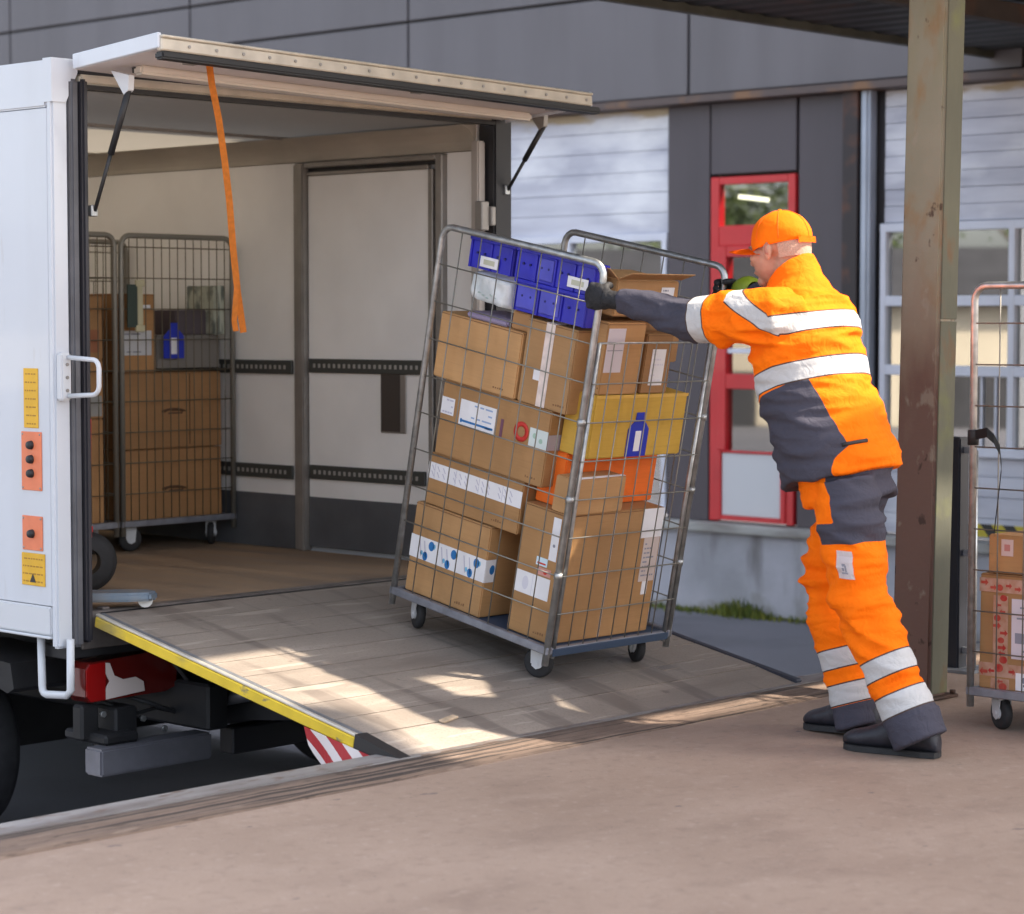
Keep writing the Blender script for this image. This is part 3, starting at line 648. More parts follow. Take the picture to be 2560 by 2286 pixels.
for a, b in ((4.97, 5.47), (6.55, 7.1)):
    g = MB(); g.box((a, 6.66, -0.236), (b, 6.76, -0.138), 0.008, 2); bb = g.build('bumper', bump_m, trk)
    g = MB(); g.box((a+0.14, 6.761, -0.22), (a+0.24, 6.9, -0.02), 0.008); g.box((a+0.05, 6.7, -0.137), (a+0.2, 6.95, -0.10), 0.01); g.box((a+0.02, 6.80, -0.13), (a+0.10, 6.86, 0.0), 0.01); g.build('bumper_bracket', dk, bb)
g = MB(); g.box((5.6, 6.70, -0.245), (6.35, 6.78, -0.145), 0.006); g.build('crossbar', mat('crossbar_black', (0.03, 0.03, 0.034), 0.4, 0.3), trk)
tl_red = mat('tail_lamp_red', (0.3, 0.006, 0.006), 0.12, coat=0.6); tl_dark = mat('tail_lamp_dark_red', (0.11, 0.008, 0.006), 0.15, coat=0.6); tl_white = mat('tail_lamp_clear', (0.72, 0.62, 0.58), 0.15, coat=0.6)
for x0, sgn in ((5.0, 1), (7.06, -1)):
    P_ = lambda u, z: (x0+sgn*u, 6.79, z)
    g = MB(); g.prism([P_(0.0, 0.13), P_(0.015, 0.15), P_(0.36, 0.165), P_(0.41, 0.14), P_(0.41, 0.03), P_(0.36, 0.012), P_(0.02, 0.008), P_(0.0, 0.03)], (0, 0.10, 0))
    tl = g.build('tail_lamp', tl_dark, trk)
    g = MB(); g.prism([V(P_(0.003, 0.125)) - V((0, 0.006, 0)), V(P_(0.018, 0.145)) - V((0, 0.006, 0)), V(P_(0.085, 0.148)) - V((0, 0.006, 0)), V(P_(0.085, 0.014)) - V((0, 0.006, 0)), V(P_(0.02, 0.012)) - V((0, 0.006, 0)), V(P_(0.003, 0.032)) - V((0, 0.006, 0))], (0, 0.1, 0)); g.build('red_lens', tl_red, tl)
    g = MB(); w = [(0.086, 0.145), (0.105, 0.142), (0.125, 0.095), (0.165, 0.077), (0.22, 0.08), (0.255, 0.06), (0.26, 0.025), (0.086, 0.013), (0.086, 0.05), (0.105, 0.075), (0.086, 0.11)]
    g.prism([V(P_(u, z)) - V((0, 0.005, 0)) for u, z in w], (0, 0.02, 0)); g.build('clear_lens', tl_white, tl)
g = MB()
sp = [(TX0+0.03, 6.925, 0.25), (TX0+0.03, 6.92, 0.07)] + [(TX0+0.03, 6.92-0.025+0.025*math.cos(t), 0.065-0.025*math.sin(t)) for t in (0.5, 1.0, 1.57)] + [(TX0+0.03, 6.775, 0.05), (TX0+0.03, 6.752, 0.07), (TX0+0.03, 6.75, 0.25)]
g.tube(sp, 0.014, 10); g.build('step_bracket', white_trim, trk)
for x0 in (4.93, 6.92):
    c = (x0, 7.70, -0.25)
    g = MB(); g.lathe([(0.21, 0), (0.31, 0.0), (0.335, 0.02), (0.35, 0.05), (0.35, 0.16), (0.335, 0.19), (0.31, 0.21), (0.21, 0.21), (0.21, 0)], c, (1, 0, 0), 48)
    wh = thing('wheel', None, None); wh.parent = trk
    o_ = g.build('tyre', rubber, wh)
    g = MB(); g.lathe([(0.21, 0.02), (0.2, 0.03), (0.17, 0.09), (0.09, 0.10), (0.085, 0.03), (0.0, 0.03)], c, (1, 0, 0), 40)
    for k in range(6): g.cyl((x0+0.085, 7.70+0.13*math.cos(k*PI/3), -0.25+0.13*math.sin(k*PI/3)), (x0+0.06, 7.70+0.13*math.cos(k*PI/3), -0.25+0.13*math.sin(k*PI/3)), 0.012, 8)
    g.build('rim', mat('rim_grey', (0.35, 0.35, 0.36), 0.4, 0.6), wh)
g = MB(); g.prism([(4.90, 7.10, 0.13), (4.90, 7.5, 0.16), (4.90, 8.05, 0.13), (4.90, 8.05, 0.09), (4.90, 7.5, 0.12), (4.90, 7.12, 0.02), (4.90, 7.08, 0.04)], (0.28, 0, 0)); g.build('mudguard', dk, trk)

# ---- lift platform: slopes from the truck floor down to the dock edge
LP0, LP1 = V((5.028, 5.207, 0.02)), V((5.028, 6.767, 0.33))
E2 = (LP1-LP0).normalized(); E1 = V((1, 0, 0)); E3 = E1.cross(E2)
ML = Matrix(((E1.x, E2.x, E3.x, LP0.x), (E1.y, E2.y, E3.y, LP0.y), (E1.z, E2.z, E3.z, LP0.z), (0, 0, 0, 1)))   # local (across, up the slope, normal)
LW, LL = 2.085, (LP1-LP0).length
plat_m = mat('worn_platform_deck', (0.33, 0.28, 0.235), 0.55, 0.1, vscale=2.2, col2=(0.24, 0.205, 0.175), lo=0.3, hi=0.68, stretch=(0.5, 1.6, 1), bump=0.12, bscale=70, rvar=0.14, detail=10)
layer(plat_m, (0.15, 0.12, 0.1), 3.0, 0.57, 0.74, amount=0.8, stretch=(0.35, 1.4, 1), detail=9)
layer(plat_m, (0.42, 0.36, 0.31), 6, 0.57, 0.7, amount=0.5, stretch=(0.3, 2.5, 1))
layer(plat_m, (0.12, 0.095, 0.085), 16, 0.68, 0.74, amount=0.6, detail=3)
layer(plat_m, (0.11, 0.09, 0.08), 2.4, 0.54, 0.62, amount=0.55, stretch=(3.2, 0.25, 1), detail=6)
layer(plat_m, (0.2, 0.165, 0.14), 120, 0.5, 0.7, amount=0.5, detail=2)
layer(plat_m, (0.46, 0.4, 0.34), 8, 0.63, 0.66, amount=0.5, stretch=(0.3, 4, 1), detail=3)
g = MB(); nb = 9; y0 = 0.2; dy = (LL-y0-0.01)/nb
for k in range(nb):
    g.box((0.035, y0+k*dy+0.003, -0.05), (LW-0.035, y0+(k+1)*dy-0.003, -0.0004*(k % 3)))
g.prism([(0.005, 0.0, -0.016), (0.005, 0.197, -0.045), (0.005, 0.197, -0.001), (0.005, 0.0, -0.010)], (LW-0.01, 0, 0))
plt = g.build('lift_platform', plat_m, trk, ML)
g = MB(); g.box((0.04, 0.2, -0.06), (LW-0.04, LL-0.01, -0.0505)); g.build('platform_core', dk, plt, ML)
yel = mat('yellow_edge_paint', (0.75, 0.52, 0.02), 0.4, var=0.08, vscale=12); layer(yel, (0.25, 0.2, 0.08), 8, 0.56, 0.68, stretch=(1, 0.4, 1), amount=0.75); layer(yel, (0.16, 0.14, 0.11), 30, 0.62, 0.7, stretch=(1, 0.5, 1), amount=0.8)
g = MB(); g.box((-0.012, 0.205, -0.044), (0.0, LL-0.02, -0.007), 0.003); g.build('yellow_edge', yel, plt, ML)
g = MB(); g.box((-0.008, 0.205, -0.0065), (0.008, LL-0.015, 0.004), 0.003); g.mi = 1; g.box((0.0085, 0.205, -0.02), (0.034, LL-0.012, 0.0015), 0.003); g.build('edge_rail', [alu, mat('edge_grey', (0.17, 0.18, 0.2), 0.45, 0.4, var=0.2, vscale=8)], plt, ML)
g = MB(); g.box((LW-0.034, 0.01, -0.06), (LW, LL-0.012, 0.004), 0.004); g.build('edge_rail', mat('edge_dark', (0.05, 0.055, 0.075), 0.45, 0.3), plt, ML)
g = MB(); g.prism([(-0.014, -0.01, -0.022), (-0.014, 0.203, -0.056), (-0.014, 0.203, 0.006), (-0.014, -0.01, -0.006)], (0.05, 0, 0)); g.build('tip_cap', black_m, plt, ML)
g = MB(); g.box((0.04, LL-0.009, -0.05), (LW-0.04, LL+0.016, -0.006)); g.build('hinge', dk, plt, ML)
g = MB(); g.cyl((0.66, 0.135, 0.0005), (0.70, 0.135, 0.0025), 0.02, 5) if False else g.box((1.62, 0.30, -0.001), (1.71, 0.34, 0.002), 0.001); g.build('recess_plate', mat('recess_metal', (0.3, 0.26, 0.22), 0.4, 0.6), plt, ML)
# red and white warning flag hanging under the platform tip
fm = bpy.data.materials.new('red_white_stripe'); fm.use_nodes = True
stripes(fm, (0.42, 0.012, 0.02), (0.74, 0.66, 0.64), 4.4, (math.radians(52), 0, 0))
g = MB(); n = 22
top = [V((5.012 - 0.0, 5.64 - 0.40*i/n, 0.062 - 0.072*i/n)) for i in range(n+1)]
bot = []
for i in range(n+1):
    t = i/n; d = 0.128*math.sqrt(max(0, 1-(2*t-1)**2))
    bot.append(top[i] + V((-0.05*d + 0.012*math.sin(t*9), 0, -d)))
for i in range(n):
    a = [top[i], top[i+1], bot[i+1], bot[i]]
    g.quad(*a)
bmesh.ops.remove_doubles(g.bm, verts=g.bm.verts, dist=1e-5)
bmesh.ops.solidify(g.bm, geom=g.bm.faces[:], thickness=0.003)
g.build('warning_flag', fm, plt)

# ---- orange pull strap hanging from the flap
def ribbon(g, pts, w, side, th=0.002):
    side = V(side).normalized()*w/2; prev = None
    for p in pts:
        p = V(p); q = [g.bm.verts.new(p-side), g.bm.verts.new(p+side)]
        if prev: g.bm.faces.new((prev[0], prev[1], q[1], q[0]))
        prev = q
    bmesh.ops.solidify(g.bm, geom=g.bm.faces[:], thickness=th)
strap_m = mat('orange_webbing', (0.78, 0.26, 0.03), 0.7, var=0.1, vscale=60, bump=0.3, bscale=300)
g = MB(); ribbon(g, [(5.262, 6.40, 2.262), (5.275, 6.40, 2.18), (5.305, 6.40, 2.06), (5.33, 6.4, 1.92), (5.35, 6.4, 1.78), (5.365, 6.4, 1.62), (5.385, 6.4, 1.46), (5.41, 6.4, 1.32)], 0.024, (1, -0.5, 0.15))
st = g.build('pull_strap', strap_m); tag(st, 'long orange webbing strap dangling from the raised rear flap of the truck', 'strap')
g = MB(); ribbon(g, [(5.378, 6.395, 1.49), (5.366, 6.39, 1.42), (5.362, 6.392, 1.36), (5.372, 6.395, 1.325)], 0.02, (1, -0.5, 0.1)); g.build('strap_tail', strap_m, st)

# ---- pallet truck half hidden inside the box behind the rear post
pj = thing('pallet_truck', 'red handled pallet truck just inside the truck, half behind the rear post', 'pallet truck', T(5.40, 7.3, FZ))
g = MB(); g.lathe([(0.05, -0.04), (0.09, -0.04), (0.115, -0.02), (0.115, 0.02), (0.09, 0.04), (0.05, 0.04), (0.05, -0.04)], (-0.0, 0.02, 0.117), (0.5, 1, 0), 32); g.build('wheel', rubber, pj)
g = MB(); g.tube([(-0.01, 0.03, 0.26), (0.008, 0.02, 0.46), (0.012, 0.02, 0.66)], 0.017, 10); g.box((-0.08, -0.02, 0.16), (0.02, 0.1, 0.27), 0.02, 2); g.build('handle', mat('pallet_truck_red', (0.5, 0.02, 0.02), 0.4), pj)
fkm = mat('worn_blue_steel', (0.13, 0.19, 0.26), 0.5, 0.3, vscale=10, col2=(0.22, 0.23, 0.24))
g = MB(); fk = [(-0.40, -0.25), (-0.155, -0.44), (-0.11, -0.50), (-0.115, -0.565), (-0.17, -0.59), (-0.24, -0.55), (-0.46, -0.36)]
g.prism([(x, y, 0.028) for x, y in fk], (0, 0, 0.032))
bmesh.ops.bevel(g.bm, geom=g.bm.edges[:], offset=0.008, segments=2, affect='EDGES')
g.build('fork', fkm, pj)
g = MB(); g.cyl((-0.165, -0.555, 0.03), (-0.125, -0.5, 0.03), 0.027, 16); g.build('roller', mat('white_roller', (0.6, 0.6, 0.58), 0.5), pj)

# ------------------------------------------------------------------ roll cages
def make_cage(M, label, group, W, D, H, dense=False, strap=False):
    cg = thing('roll_cage', label, 'roll cage', M, group)
    zb = 0.13
    g = MB()
    for a, b in (((-0.012, -0.012), (0.014, D+0.012)), ((W-0.014, -0.012), (W+0.012, D+0.012))):
        g.box((a[0], a[1], zb-0.016), (b[0], b[1], zb+0.012), 0.003)
    for y in (0.0, D): g.box((0.0145, y-0.011, zb-0.014), (W-0.0145, y+0.011, zb+0.008), 0.003)
    g.build('base_frame', mat('cage_base_steel', (0.27, 0.28, 0.32), 0.45, 0.6, var=0.15, vscale=20), cg)
    g = MB(); g.box((0.0145, 0.0115, zb-0.012), (W-0.0145, D-0.0115, zb+0.004), 0.003)
    if not dense: g.box((0.016, -0.0165, zb-0.022), (W-0.016, -0.0115, zb+0.006), 0.002)
    g.build('deck', blue_deck if not dense else dark_steel, cg)
    rows = [0.262 + 0.1365*k for k in range(9)]
    for x in (0.0, W):
        r = 0.0125; c = 0.048
        pts = [V((x, 0, 0.075)), V((x, 0, H-c))] + [V((x, c-c*math.cos(t), H-c+c*math.sin(t))) for t in (0.4, 0.8, 1.2)] + [V((x, c, H)), V((x, D-c, H))] + \
              [V((x, D-c+c*math.sin(t), H-c+c*math.cos(t))) for t in (0.4, 0.8, 1.2)] + [V((x, D, H-c)), V((x, D, 0.075))]
        g = MB(); g.tube(pts, r, 12)
        sp = g.build('side_panel', steel if not dense else mat('dull_cage_steel', (0.26, 0.25, 0.22), 0.5, 0.6), cg)
        g = MB(); step = 0.045 if dense else 0.0985; n = int(round(D/step))
        for k in range(1, n):
            y = D*k/n; g.tube([(x, y, zb), (x, y, H)], 0.0024, 5)
        for z in rows:
            if z < H-0.03: g.tube([(x-0.0045, 0.0, z), (x-0.0045, D, z)], 0.0027, 5)
        g.build('wire_mesh', wire_m if not dense else mat('dull_wire', (0.16, 0.14, 0.1), 0.5, 0.7), sp)
    if not dense:
        g = MB(); zt = rows[7]+0.004
        for x in (0.028, W-0.028): g.tube([(x, -0.004, zb-0.03), (x, -0.004, zt)], 0.0085, 10)
        g.tube([(0.028, -0.004, zt), (W-0.028, -0.004, zt)], 0.004, 6)
        gt = g.build('gate', steel, cg)
        g = MB(); n = 8
        for k in range(1, n): g.tube([(0.028+(W-0.056)*k/n, -0.006, zb), (0.028+(W-0.056)*k/n, -0.006, zt)], 0.0024, 5)
        for z in rows[:7]: g.tube([(0.012, -0.011, z), (W-0.012, -0.011, z)], 0.0027, 5)
        g.build('wire_mesh', wire_m, gt)
        for x in (0.0, W):
            for z in rows[1:7:2]:
                g = MB(); g.lathe([(0.012, -0.011), (0.0155, -0.011), (0.0155, 0.011), (0.012, 0.011)], (x, 0, z), (0, 0, 1), 12)
                g.build('hinge_clip', steel, gt)
    else:
        g = MB()
        for k in range(1, 12): g.tube([(W*k/12, D, zb), (W*k/12, D, H-0.2)], 0.0024, 5)
        for z in rows[:8]: g.tube([(0, D+0.004, z), (W, D+0.004, z)], 0.0026, 5)
        g.build('gate', wire_m, cg)
    rr = 0.055
    for i, (x, y) in enumerate(((0.063, 0.083), (0.063, D-0.083), (W-0.063, 0.083), (W-0.063, D-0.083))):
        a = (0.35, -0.5, 2.7, 0.2)[i] if not dense else (0.8, -0.3, 0.3, 1.2)[i]
        R = Matrix.Translation((x, y, 0)) @ Matrix.Rotation(a, 4, 'Z')
        g = MB()
        for s in (-1, 1):
            g.prism([(s*0.019, -0.024, zb-0.03), (s*0.019, 0.024, zb-0.03), (s*0.019, 0.018, rr-0.012), (s*0.019, 0.0, rr-0.022), (s*0.019, -0.018, rr-0.012)], (s*0.004, 0, 0))
        g.box((-0.024, -0.026, zb-0.0305), (0.024, 0.026, zb-0.02), 0.004)
        g.prism([(-0.023, 0.0245, zb-0.03), (0.023, 0.0245, zb-0.03), (0.023, 0.0185, rr-0.004), (-0.023, 0.0185, rr-0.004)], (0, 0.004, 0))
        g.cyl((-0.027, 0, rr), (0.027, 0, rr), 0.008, 10)
        ca = g.build('caster', fork_m, cg, R)
        g = MB(); g.lathe([(0.02, -0.014), (0.045, -0.0155), (rr-0.003, -0.012), (rr, -0.006), (rr, 0.006), (rr-0.003, 0.012), (0.045, 0.0155), (0.02, 0.014), (0.02, -0.014)], (0, 0, rr), (1, 0, 0), 28)
        g.build('tyre', rubber, ca, R)
        g = MB(); g.lathe([(0.0, -0.015), (0.021, -0.015), (0.021, 0.015), (0.0, 0.015)], (0, 0, rr), (1, 0, 0), 16); g.build('hub', fork_m, ca, R)
    return cg

CW, CD, CH = 0.66, 0.785, 1.492
MC = ML @ T(1.005, 0.345, 0)
make_cage(MC, 'tilted roll cage full of parcels being pushed by the worker onto the lift platform', 'roll cages', CW, CD, CH)

def parcel(name, label, cat, M, x, y, z, m, group=None, bev=0.004, lid=True, rot=0.0):
    """box given by its ranges in frame M; its own frame sits at the middle of its base"""
    c = ((x[0]+x[1])/2, (y[0]+y[1])/2, z[0])
    hx, hy_, h = (x[1]-x[0])/2, (y[1]-y[0])/2, z[1]-z[0]
    o = MB()
    o.box((-hx, -hy_, 0), (hx, hy_, h), bev, 2)
    k_ = random.Random(str(label)).uniform(0, 50)
    for v in o.bm.verts:
        q = V((round(v.co.x/hx), round(v.co.y/hy_), round(v.co.z/h*2)))*1.7 + V((k_, 0, 0))
        e_ = max(0.0, noise.noise(q))*0.007 + 0.0015
        if v.co.z > h*0.6: v.co.x -= math.copysign(e_*0.5, v.co.x); v.co.y -= math.copysign(e_*0.35, v.co.y); v.co.z -= e_*0.6
    ob = o.build(name, m)
    ob.matrix_basis = M @ T(*c) @ Matrix.Rotation(rot, 4, 'Z')
    tag(ob, label, cat, group)
    ob['_c'] = c; ob['_h'] = (hx, hy_, h)
    if name == 'cardboard_box' and h > 0.17:
        rr_ = random.Random(label); ln = MB(); zf = h-min(hx, hy_)*rr_.uniform(0.5, 0.8)
        ln.box((-hx-0.0004, -hy_+0.004, h-0.0075), (-hx+0.001, hy_-0.004, h-0.0055)); ln.build('fold_line', mat('carton_fold', (0.2, 0.1, 0.045), 0.9), ob)
        ln = MB(); ln.box((-hx+0.004, -hy_-0.0004, h-0.0075), (hx-0.004, -hy_+0.001, h-0.0055)); ln.build('fold_line', mat('carton_fold', (0.2, 0.1, 0.045), 0.9), ob)
        yy = hy_*rr_.uniform(-0.9, -0.5); ln = MB()
        for q_ in range(5): ln.box((-hx-0.0004, yy+0.011*q_, 0.02), (-hx+0.001, yy+0.011*q_+rr_.uniform(0.004, 0.009), 0.024+rr_.uniform(0, 0.006)))
        ln.build('printed_code', mat('carton_fold', (0.2, 0.1, 0.045), 0.9), ob)
    return ob
def decal(p, name, face, a, b, m, rows=None, rm=None, label=None, off=0.0012, shapes=None):
    """thin sticker on face L (x low), F (y low) or T (top) of a parcel; a, b are ranges in the parcel's parent frame"""
    c = p['_c']; hx, hy_, h = p['_h']
    if face == 'L': f = lambda u, w, d: (-hx-d, u-c[1], w-c[2])
    elif face == 'F': f = lambda u, w, d: (u-c[0], -hy_-d, w-c[2])
    else: f = lambda u, w, d: (u-c[0], w-c[1], h+d)
    g = MB()
    def slab(a, b, d0, d1):
        q = [f(a[0], b[0], d0), f(a[1], b[1], d1)]; g.box(*q)
    slab(a, b, 0.0002, off)
    def put(sh):
        for s in sh:
            g.mi = s[0]; _, kind, u, w, su, sw = s
            U, W_ = a[0]+(a[1]-a[0])*u, b[0]+(b[1]-b[0])*w
            if kind == 'r': slab((U-su/2, U+su/2), (W_-sw/2, W_+sw/2), off+0.0001, off+0.0004)
            elif kind == 'c':
                g.bm.faces.new([g.bm.verts.new(f(U+su/2*math.cos(t*PI/8), W_+sw/2*math.sin(t*PI/8), off+0.0003)) for t in range(16)]).material_index = g.mi
            elif kind == 'p':
                g.bm.faces.new([g.bm.verts.new(f(U+du*su, W_+dw*sw, off+0.0003)) for du, dw in POLY]).material_index = g.mi
            elif kind == 'd':   # diagonal dash
                g.bm.faces.new([g.bm.verts.new(f(U+du, W_+dw, off+0.0003)) for du, dw in ((-su/2, -sw/2), (-su/2+0.005, -sw/2), (su/2, sw/2), (su/2-0.005, sw/2))]).material_index = g.mi
    if rows:
        rnd = random.Random(int(a[0]*1000)+rows); H_ = b[1]-b[0]; L_ = a[1]-a[0]
        sh = []
        for k in range(rows):
            w = 0.86-0.72*k/max(1, rows-1); u = 0.1
            while u < 0.82:
                s = rnd.uniform(0.06, 0.3); s = min(s, 0.9-u); sh.append((1, 'r', u+s/2, w, s*L_, min(0.35*H_/rows, 0.006))); u += s+0.05
                if rnd.random() < 0.3: break
        put(sh)
    if shapes: put(shapes)
    return tag(g.build(name, [m] + (rm if isinstance(rm, list) else [rm or print_m]), p), label)
POLY = ((-0.5, -0.2), (0.1, -0.2), (0.1, -0.5), (0.5, 0.0), (0.1, 0.5), (0.1, 0.2), (-0.5, 0.2))   # arrow
GC = 'parcels in the tilted roll cage'
# lower rear box with dotted tape
b = parcel('cardboard_box', 'large brown box at the cage bottom sealed with white tape with blue dots', 'box', ML, (1.035, 1.40), (0.715, 1.105), (0.137, 0.475), CARD[1], GC)
dots = []
for k, u in enumerate((0.10, 0.40, 0.70, 1.0)):
    if u < 0.95: dots += [(2, 'c', u+0.02, 0.72, 0.030, 0.036), (3, 'c', u-0.02, 0.74, 0.012, 0.02)]
    if u < 0.95: dots += [(2, 'c', u+0.09, 0.2, 0.026, 0.034), (3, 'c', u+0.14, 0.3, 0.014, 0.018)]
dots += [(1, 'd', u, 0.5, 0.02, 0.06) for u in (0.2, 0.27, 0.5, 0.57, 0.8, 0.86)]
decal(b, 'dotted_tape', 'L', (0.7155, 1.1045), (0.268, 0.352), paper, shapes=dots, rm=[print_lilac, print_blue, mat('pale_blue_print', (0.2, 0.5, 0.72), 0.6)])
decal(b, 'tape_end', 'F', (1.035, 1.09), (0.268, 0.352), paper, shapes=[(2, 'c', 0.6, 0.55, 0.026, 0.036)], rm=[print_lilac, print_blue])
# flat wide box with hatched tape
b = parcel('cardboard_box', 'flat brown box with a band of white hatched tape in the tilted cage', 'box', ML, (1.045, 1.36), (0.60, 1.075), (0.4765, 0.668), CARD[0], GC)
decal(b, 'hatched_tape', 'L', (0.6005, 1.0745), (0.572, 0.632), paper, shapes=[(1, 'd', u, w, 0.018, 0.018) for u in [0.05+0.06*k for k in range(16)] if round(u*100) % 24 > 5 for w in (0.32, 0.68)] + [(1, 'r', u, 0.5, 0.002, 0.056) for u in (0.2, 0.45, 0.7, 0.93)], rm=print_lilac)
# middle box with ring mark
b = parcel('cardboard_box', 'brown box with a red ring mark and white address sheet in the tilted cage', 'box', ML, (1.04, 1.34), (0.515, 1.055), (0.6695, 0.944), CARD[0], GC)
decal(b, 'address_label', 'L', (0.775, 0.955), (0.800, 0.893), paper, rows=4, rm=mat('blue_grey_print', (0.3, 0.4, 0.6), 0.7), shapes=[(2, 'r', 0.5, 0.17, 0.165, 0.008), (2, 'c', 0.93, 0.17, 0.012, 0.016)])
b.children[0].data.materials.append(print_blue)
decal(b, 'small_label', 'L', (0.985, 1.05), (0.82, 0.882), paper, rows=3, rm=print_lilac)
g = MB(); hx = b['_h'][0]; c = b['_c']
g.lathe([(0.019, 0.0003), (0.036, 0.0003), (0.036, 0.0016), (0.019, 0.0016), (0.019, 0.0003)], (-hx, 0.645-c[1], 0.842-c[2]), (-1, 0, 0), 24); g.build('ring_mark', print_red, b)
decal(b, 'strip_label', 'L', (0.735, 0.748), (0.80, 0.865), mat('dark_strip_print', (0.16, 0.06, 0.1), 0.6))
decal(b, 'pale_label', 'L', (0.517, 0.604), (0.803, 0.868), mat('pale_green_paper', (0.62, 0.68, 0.66), 0.6), shapes=[(1, 'c', 0.7, 0.6, 0.02, 0.02), (1, 'c', 0.35, 0.4, 0.018, 0.018)], rm=mat('green_print', (0.35, 0.5, 0.4), 0.6))
decal(b, 'wrap_label', 'F', (1.0405, 1.18), (0.803, 0.858), mat('lilac_paper', (0.42, 0.37, 0.42), 0.5))
# two upper boxes
b = parcel('cardboard_box', 'plain brown box below the white mailer in the tilted cage', 'box', ML, (1.035, 1.34), (0.699, 1.112), (0.9455, 1.185), CARD[1], GC)
decal(b, 'top_tape', 'T', (1.16, 1.21), (0.70, 1.11), clear_tape)
b = parcel('cardboard_box', 'upright brown box with a vertical pale tape strip below the blue crates', 'box', ML, (1.04, 1.30), (0.452, 0.690), (0.9455, 1.243), CARD[1], GC)
decal(b, 'vertical_tape', 'L', (0.556, 0.598), (0.9465, 1.242), pink_tape, shapes=[(1, 'r', 0.35, 0.5, 0.003, 0.28)], rm=paper)
decal(b, 'tape_dot', 'L', (0.598, 0.628), (1.035, 1.075), paper)
decal(b, 'top_tape', 'T', (1.041, 1.299), (0.55, 0.60), pink_tape)
# corner box and what stands on it
b = parcel('cardboard_box', 'tall brown box with white labels in the near bottom corner of the tilted cage', 'box', ML, (1.045, 1.575), (0.375, 0.585), (0.137, 0.605), CARD[0], GC)
decal(b, 'address_label', 'L', (0.412, 0.575), (0.283, 0.362), paper, shapes=[(1, 'r', 0.5, 0.5, 0.003, 0.075), (1, 'c', 0.7, 0.5, 0.03, 0.05)], rm=mat('faint_print', (0.66, 0.65, 0.72), 0.6))
decal(b, 'bracket_label', 'L', (0.40, 0.436), (0.43, 0.585), paper, shapes=[(1, 'c', 0.5, 0.35, 0.012, 0.012)])
decal(b, 'bracket_label', 'L', (0.437, 0.49), (0.40, 0.43), mat('sky_paper', (0.6, 0.74, 0.82), 0.6), shapes=[(1, 'r', 0.5, 0.3, 0.04, 0.006)], rm=print_red)
decal(b, 'red_mark_label', 'L', (0.415, 0.48), (0.368, 0.395), mat('pale_red_paper', (0.62, 0.3, 0.26), 0.6), shapes=[(1, 'c', 0.4, 0.5, 0.018, 0.016)], rm=print_red)
decal(b, 'seam_tape', 'F', (1.298, 1.306), (0.1375, 0.60), paper)
decal(b, 'shipping_label', 'F', (1.455, 1.57), (0.495, 0.604), paper, off=0.0011)
decal(b, 'shipping_label', 'F', (1.48, 1.565), (0.33, 0.494), mat('warm_paper', (0.56, 0.47, 0.43), 0.6), rows=8)
decal(b, 'torn_label', 'F', (1.505, 1.535), (0.28, 0.3295), paper)
b = parcel('cardboard_box', 'small brown box standing on the tall corner box in the tilted cage', 'box', ML, (1.045, 1.325), (0.368, 0.462), (0.606, 0.735), CARD[1], GC, rot=0.03)
decal(b, 'white_edge_tape', 'T', (1.05, 1.32), (0.37, 0.39), paper)
b = parcel('orange_carton', 'bright orange carton under the yellow carton in the tilted cage', 'carton', ML, (1.10, 1.597), (0.466, 0.59), (0.606, 0.803), orange_card, GC)
b = parcel('yellow_carton', 'yellow carton with a blue tag on the orange carton in the tilted cage', 'carton', ML, (1.095, 1.597), (0.372, 0.508), (0.804, 1.030), yellow_card, GC)
blue_tag_m = mat('blue_tag_plastic', (0.012, 0.03, 0.42), 0.4)
def bottle_tag(parent, x0, x1, z0, z1, y, nm='blue_tag'):
    """bottle shaped hanging tag with a white slip"""
    g = MB(); w = x1-x0; h = z1-z0; xm = (x0+x1)/2
    P2 = [(x0, z0), (x1, z0), (x1, z0+h*0.62), (x1-w*0.16, z0+h*0.74), (xm+w*0.2, z0+h*0.82), (xm+w*0.18, z1), (xm-w*0.18, z1), (xm-w*0.2, z0+h*0.82), (x0+w*0.16, z0+h*0.74), (x0, z0+h*0.62)]
    g.prism([(x, y, z) for x, z in P2], (0, -0.003, 0)); g.mi = 1
    g.box((xm-w*0.14, y-0.0038, z0+h*0.12), (xm+w*0.14, y-0.0031, z0+h*0.58))
    return g.build(nm, [blue_tag_m, paper], parent)
c = b['_c']; bottle_tag(b, 1.29-c[0], 1.40-c[0], 0.806-c[2], 0.965-c[2], -b['_h'][1]-0.0005)
decal(b, 'lid_edge', 'F', (1.0955, 1.5965), (1.018, 1.0295), mat('yellow_lid', (0.66, 0.4, 0.08), 0.7))
b = parcel('cardboard_box', 'brown box with a big pale label standing on the yellow carton', 'box', ML, (1.11, 1.315), (0.378, 0.450), (1.031, 1.285), CARD[0], GC)
decal(b, 'shipping_label', 'F', (1.115, 1.205), (1.11, 1.265), mat('lilac_label', (0.62, 0.56, 0.6), 0.6), shapes=[(1, 'r', 0.5, 0.5, 0.08, 0.003)])
b = parcel('cardboard_box', 'slanting brown box with a white slip on the yellow carton', 'box', ML, (1.335, 1.475), (0.378, 0.452), (1.031, 1.245), CARD[2], GC, rot=-0.05)
decal(b, 'shipping_label', 'F', (1.37, 1.44), (1.06, 1.19), paper, rows=6, rm=mat('faint_print', (0.66, 0.65, 0.72), 0.6))
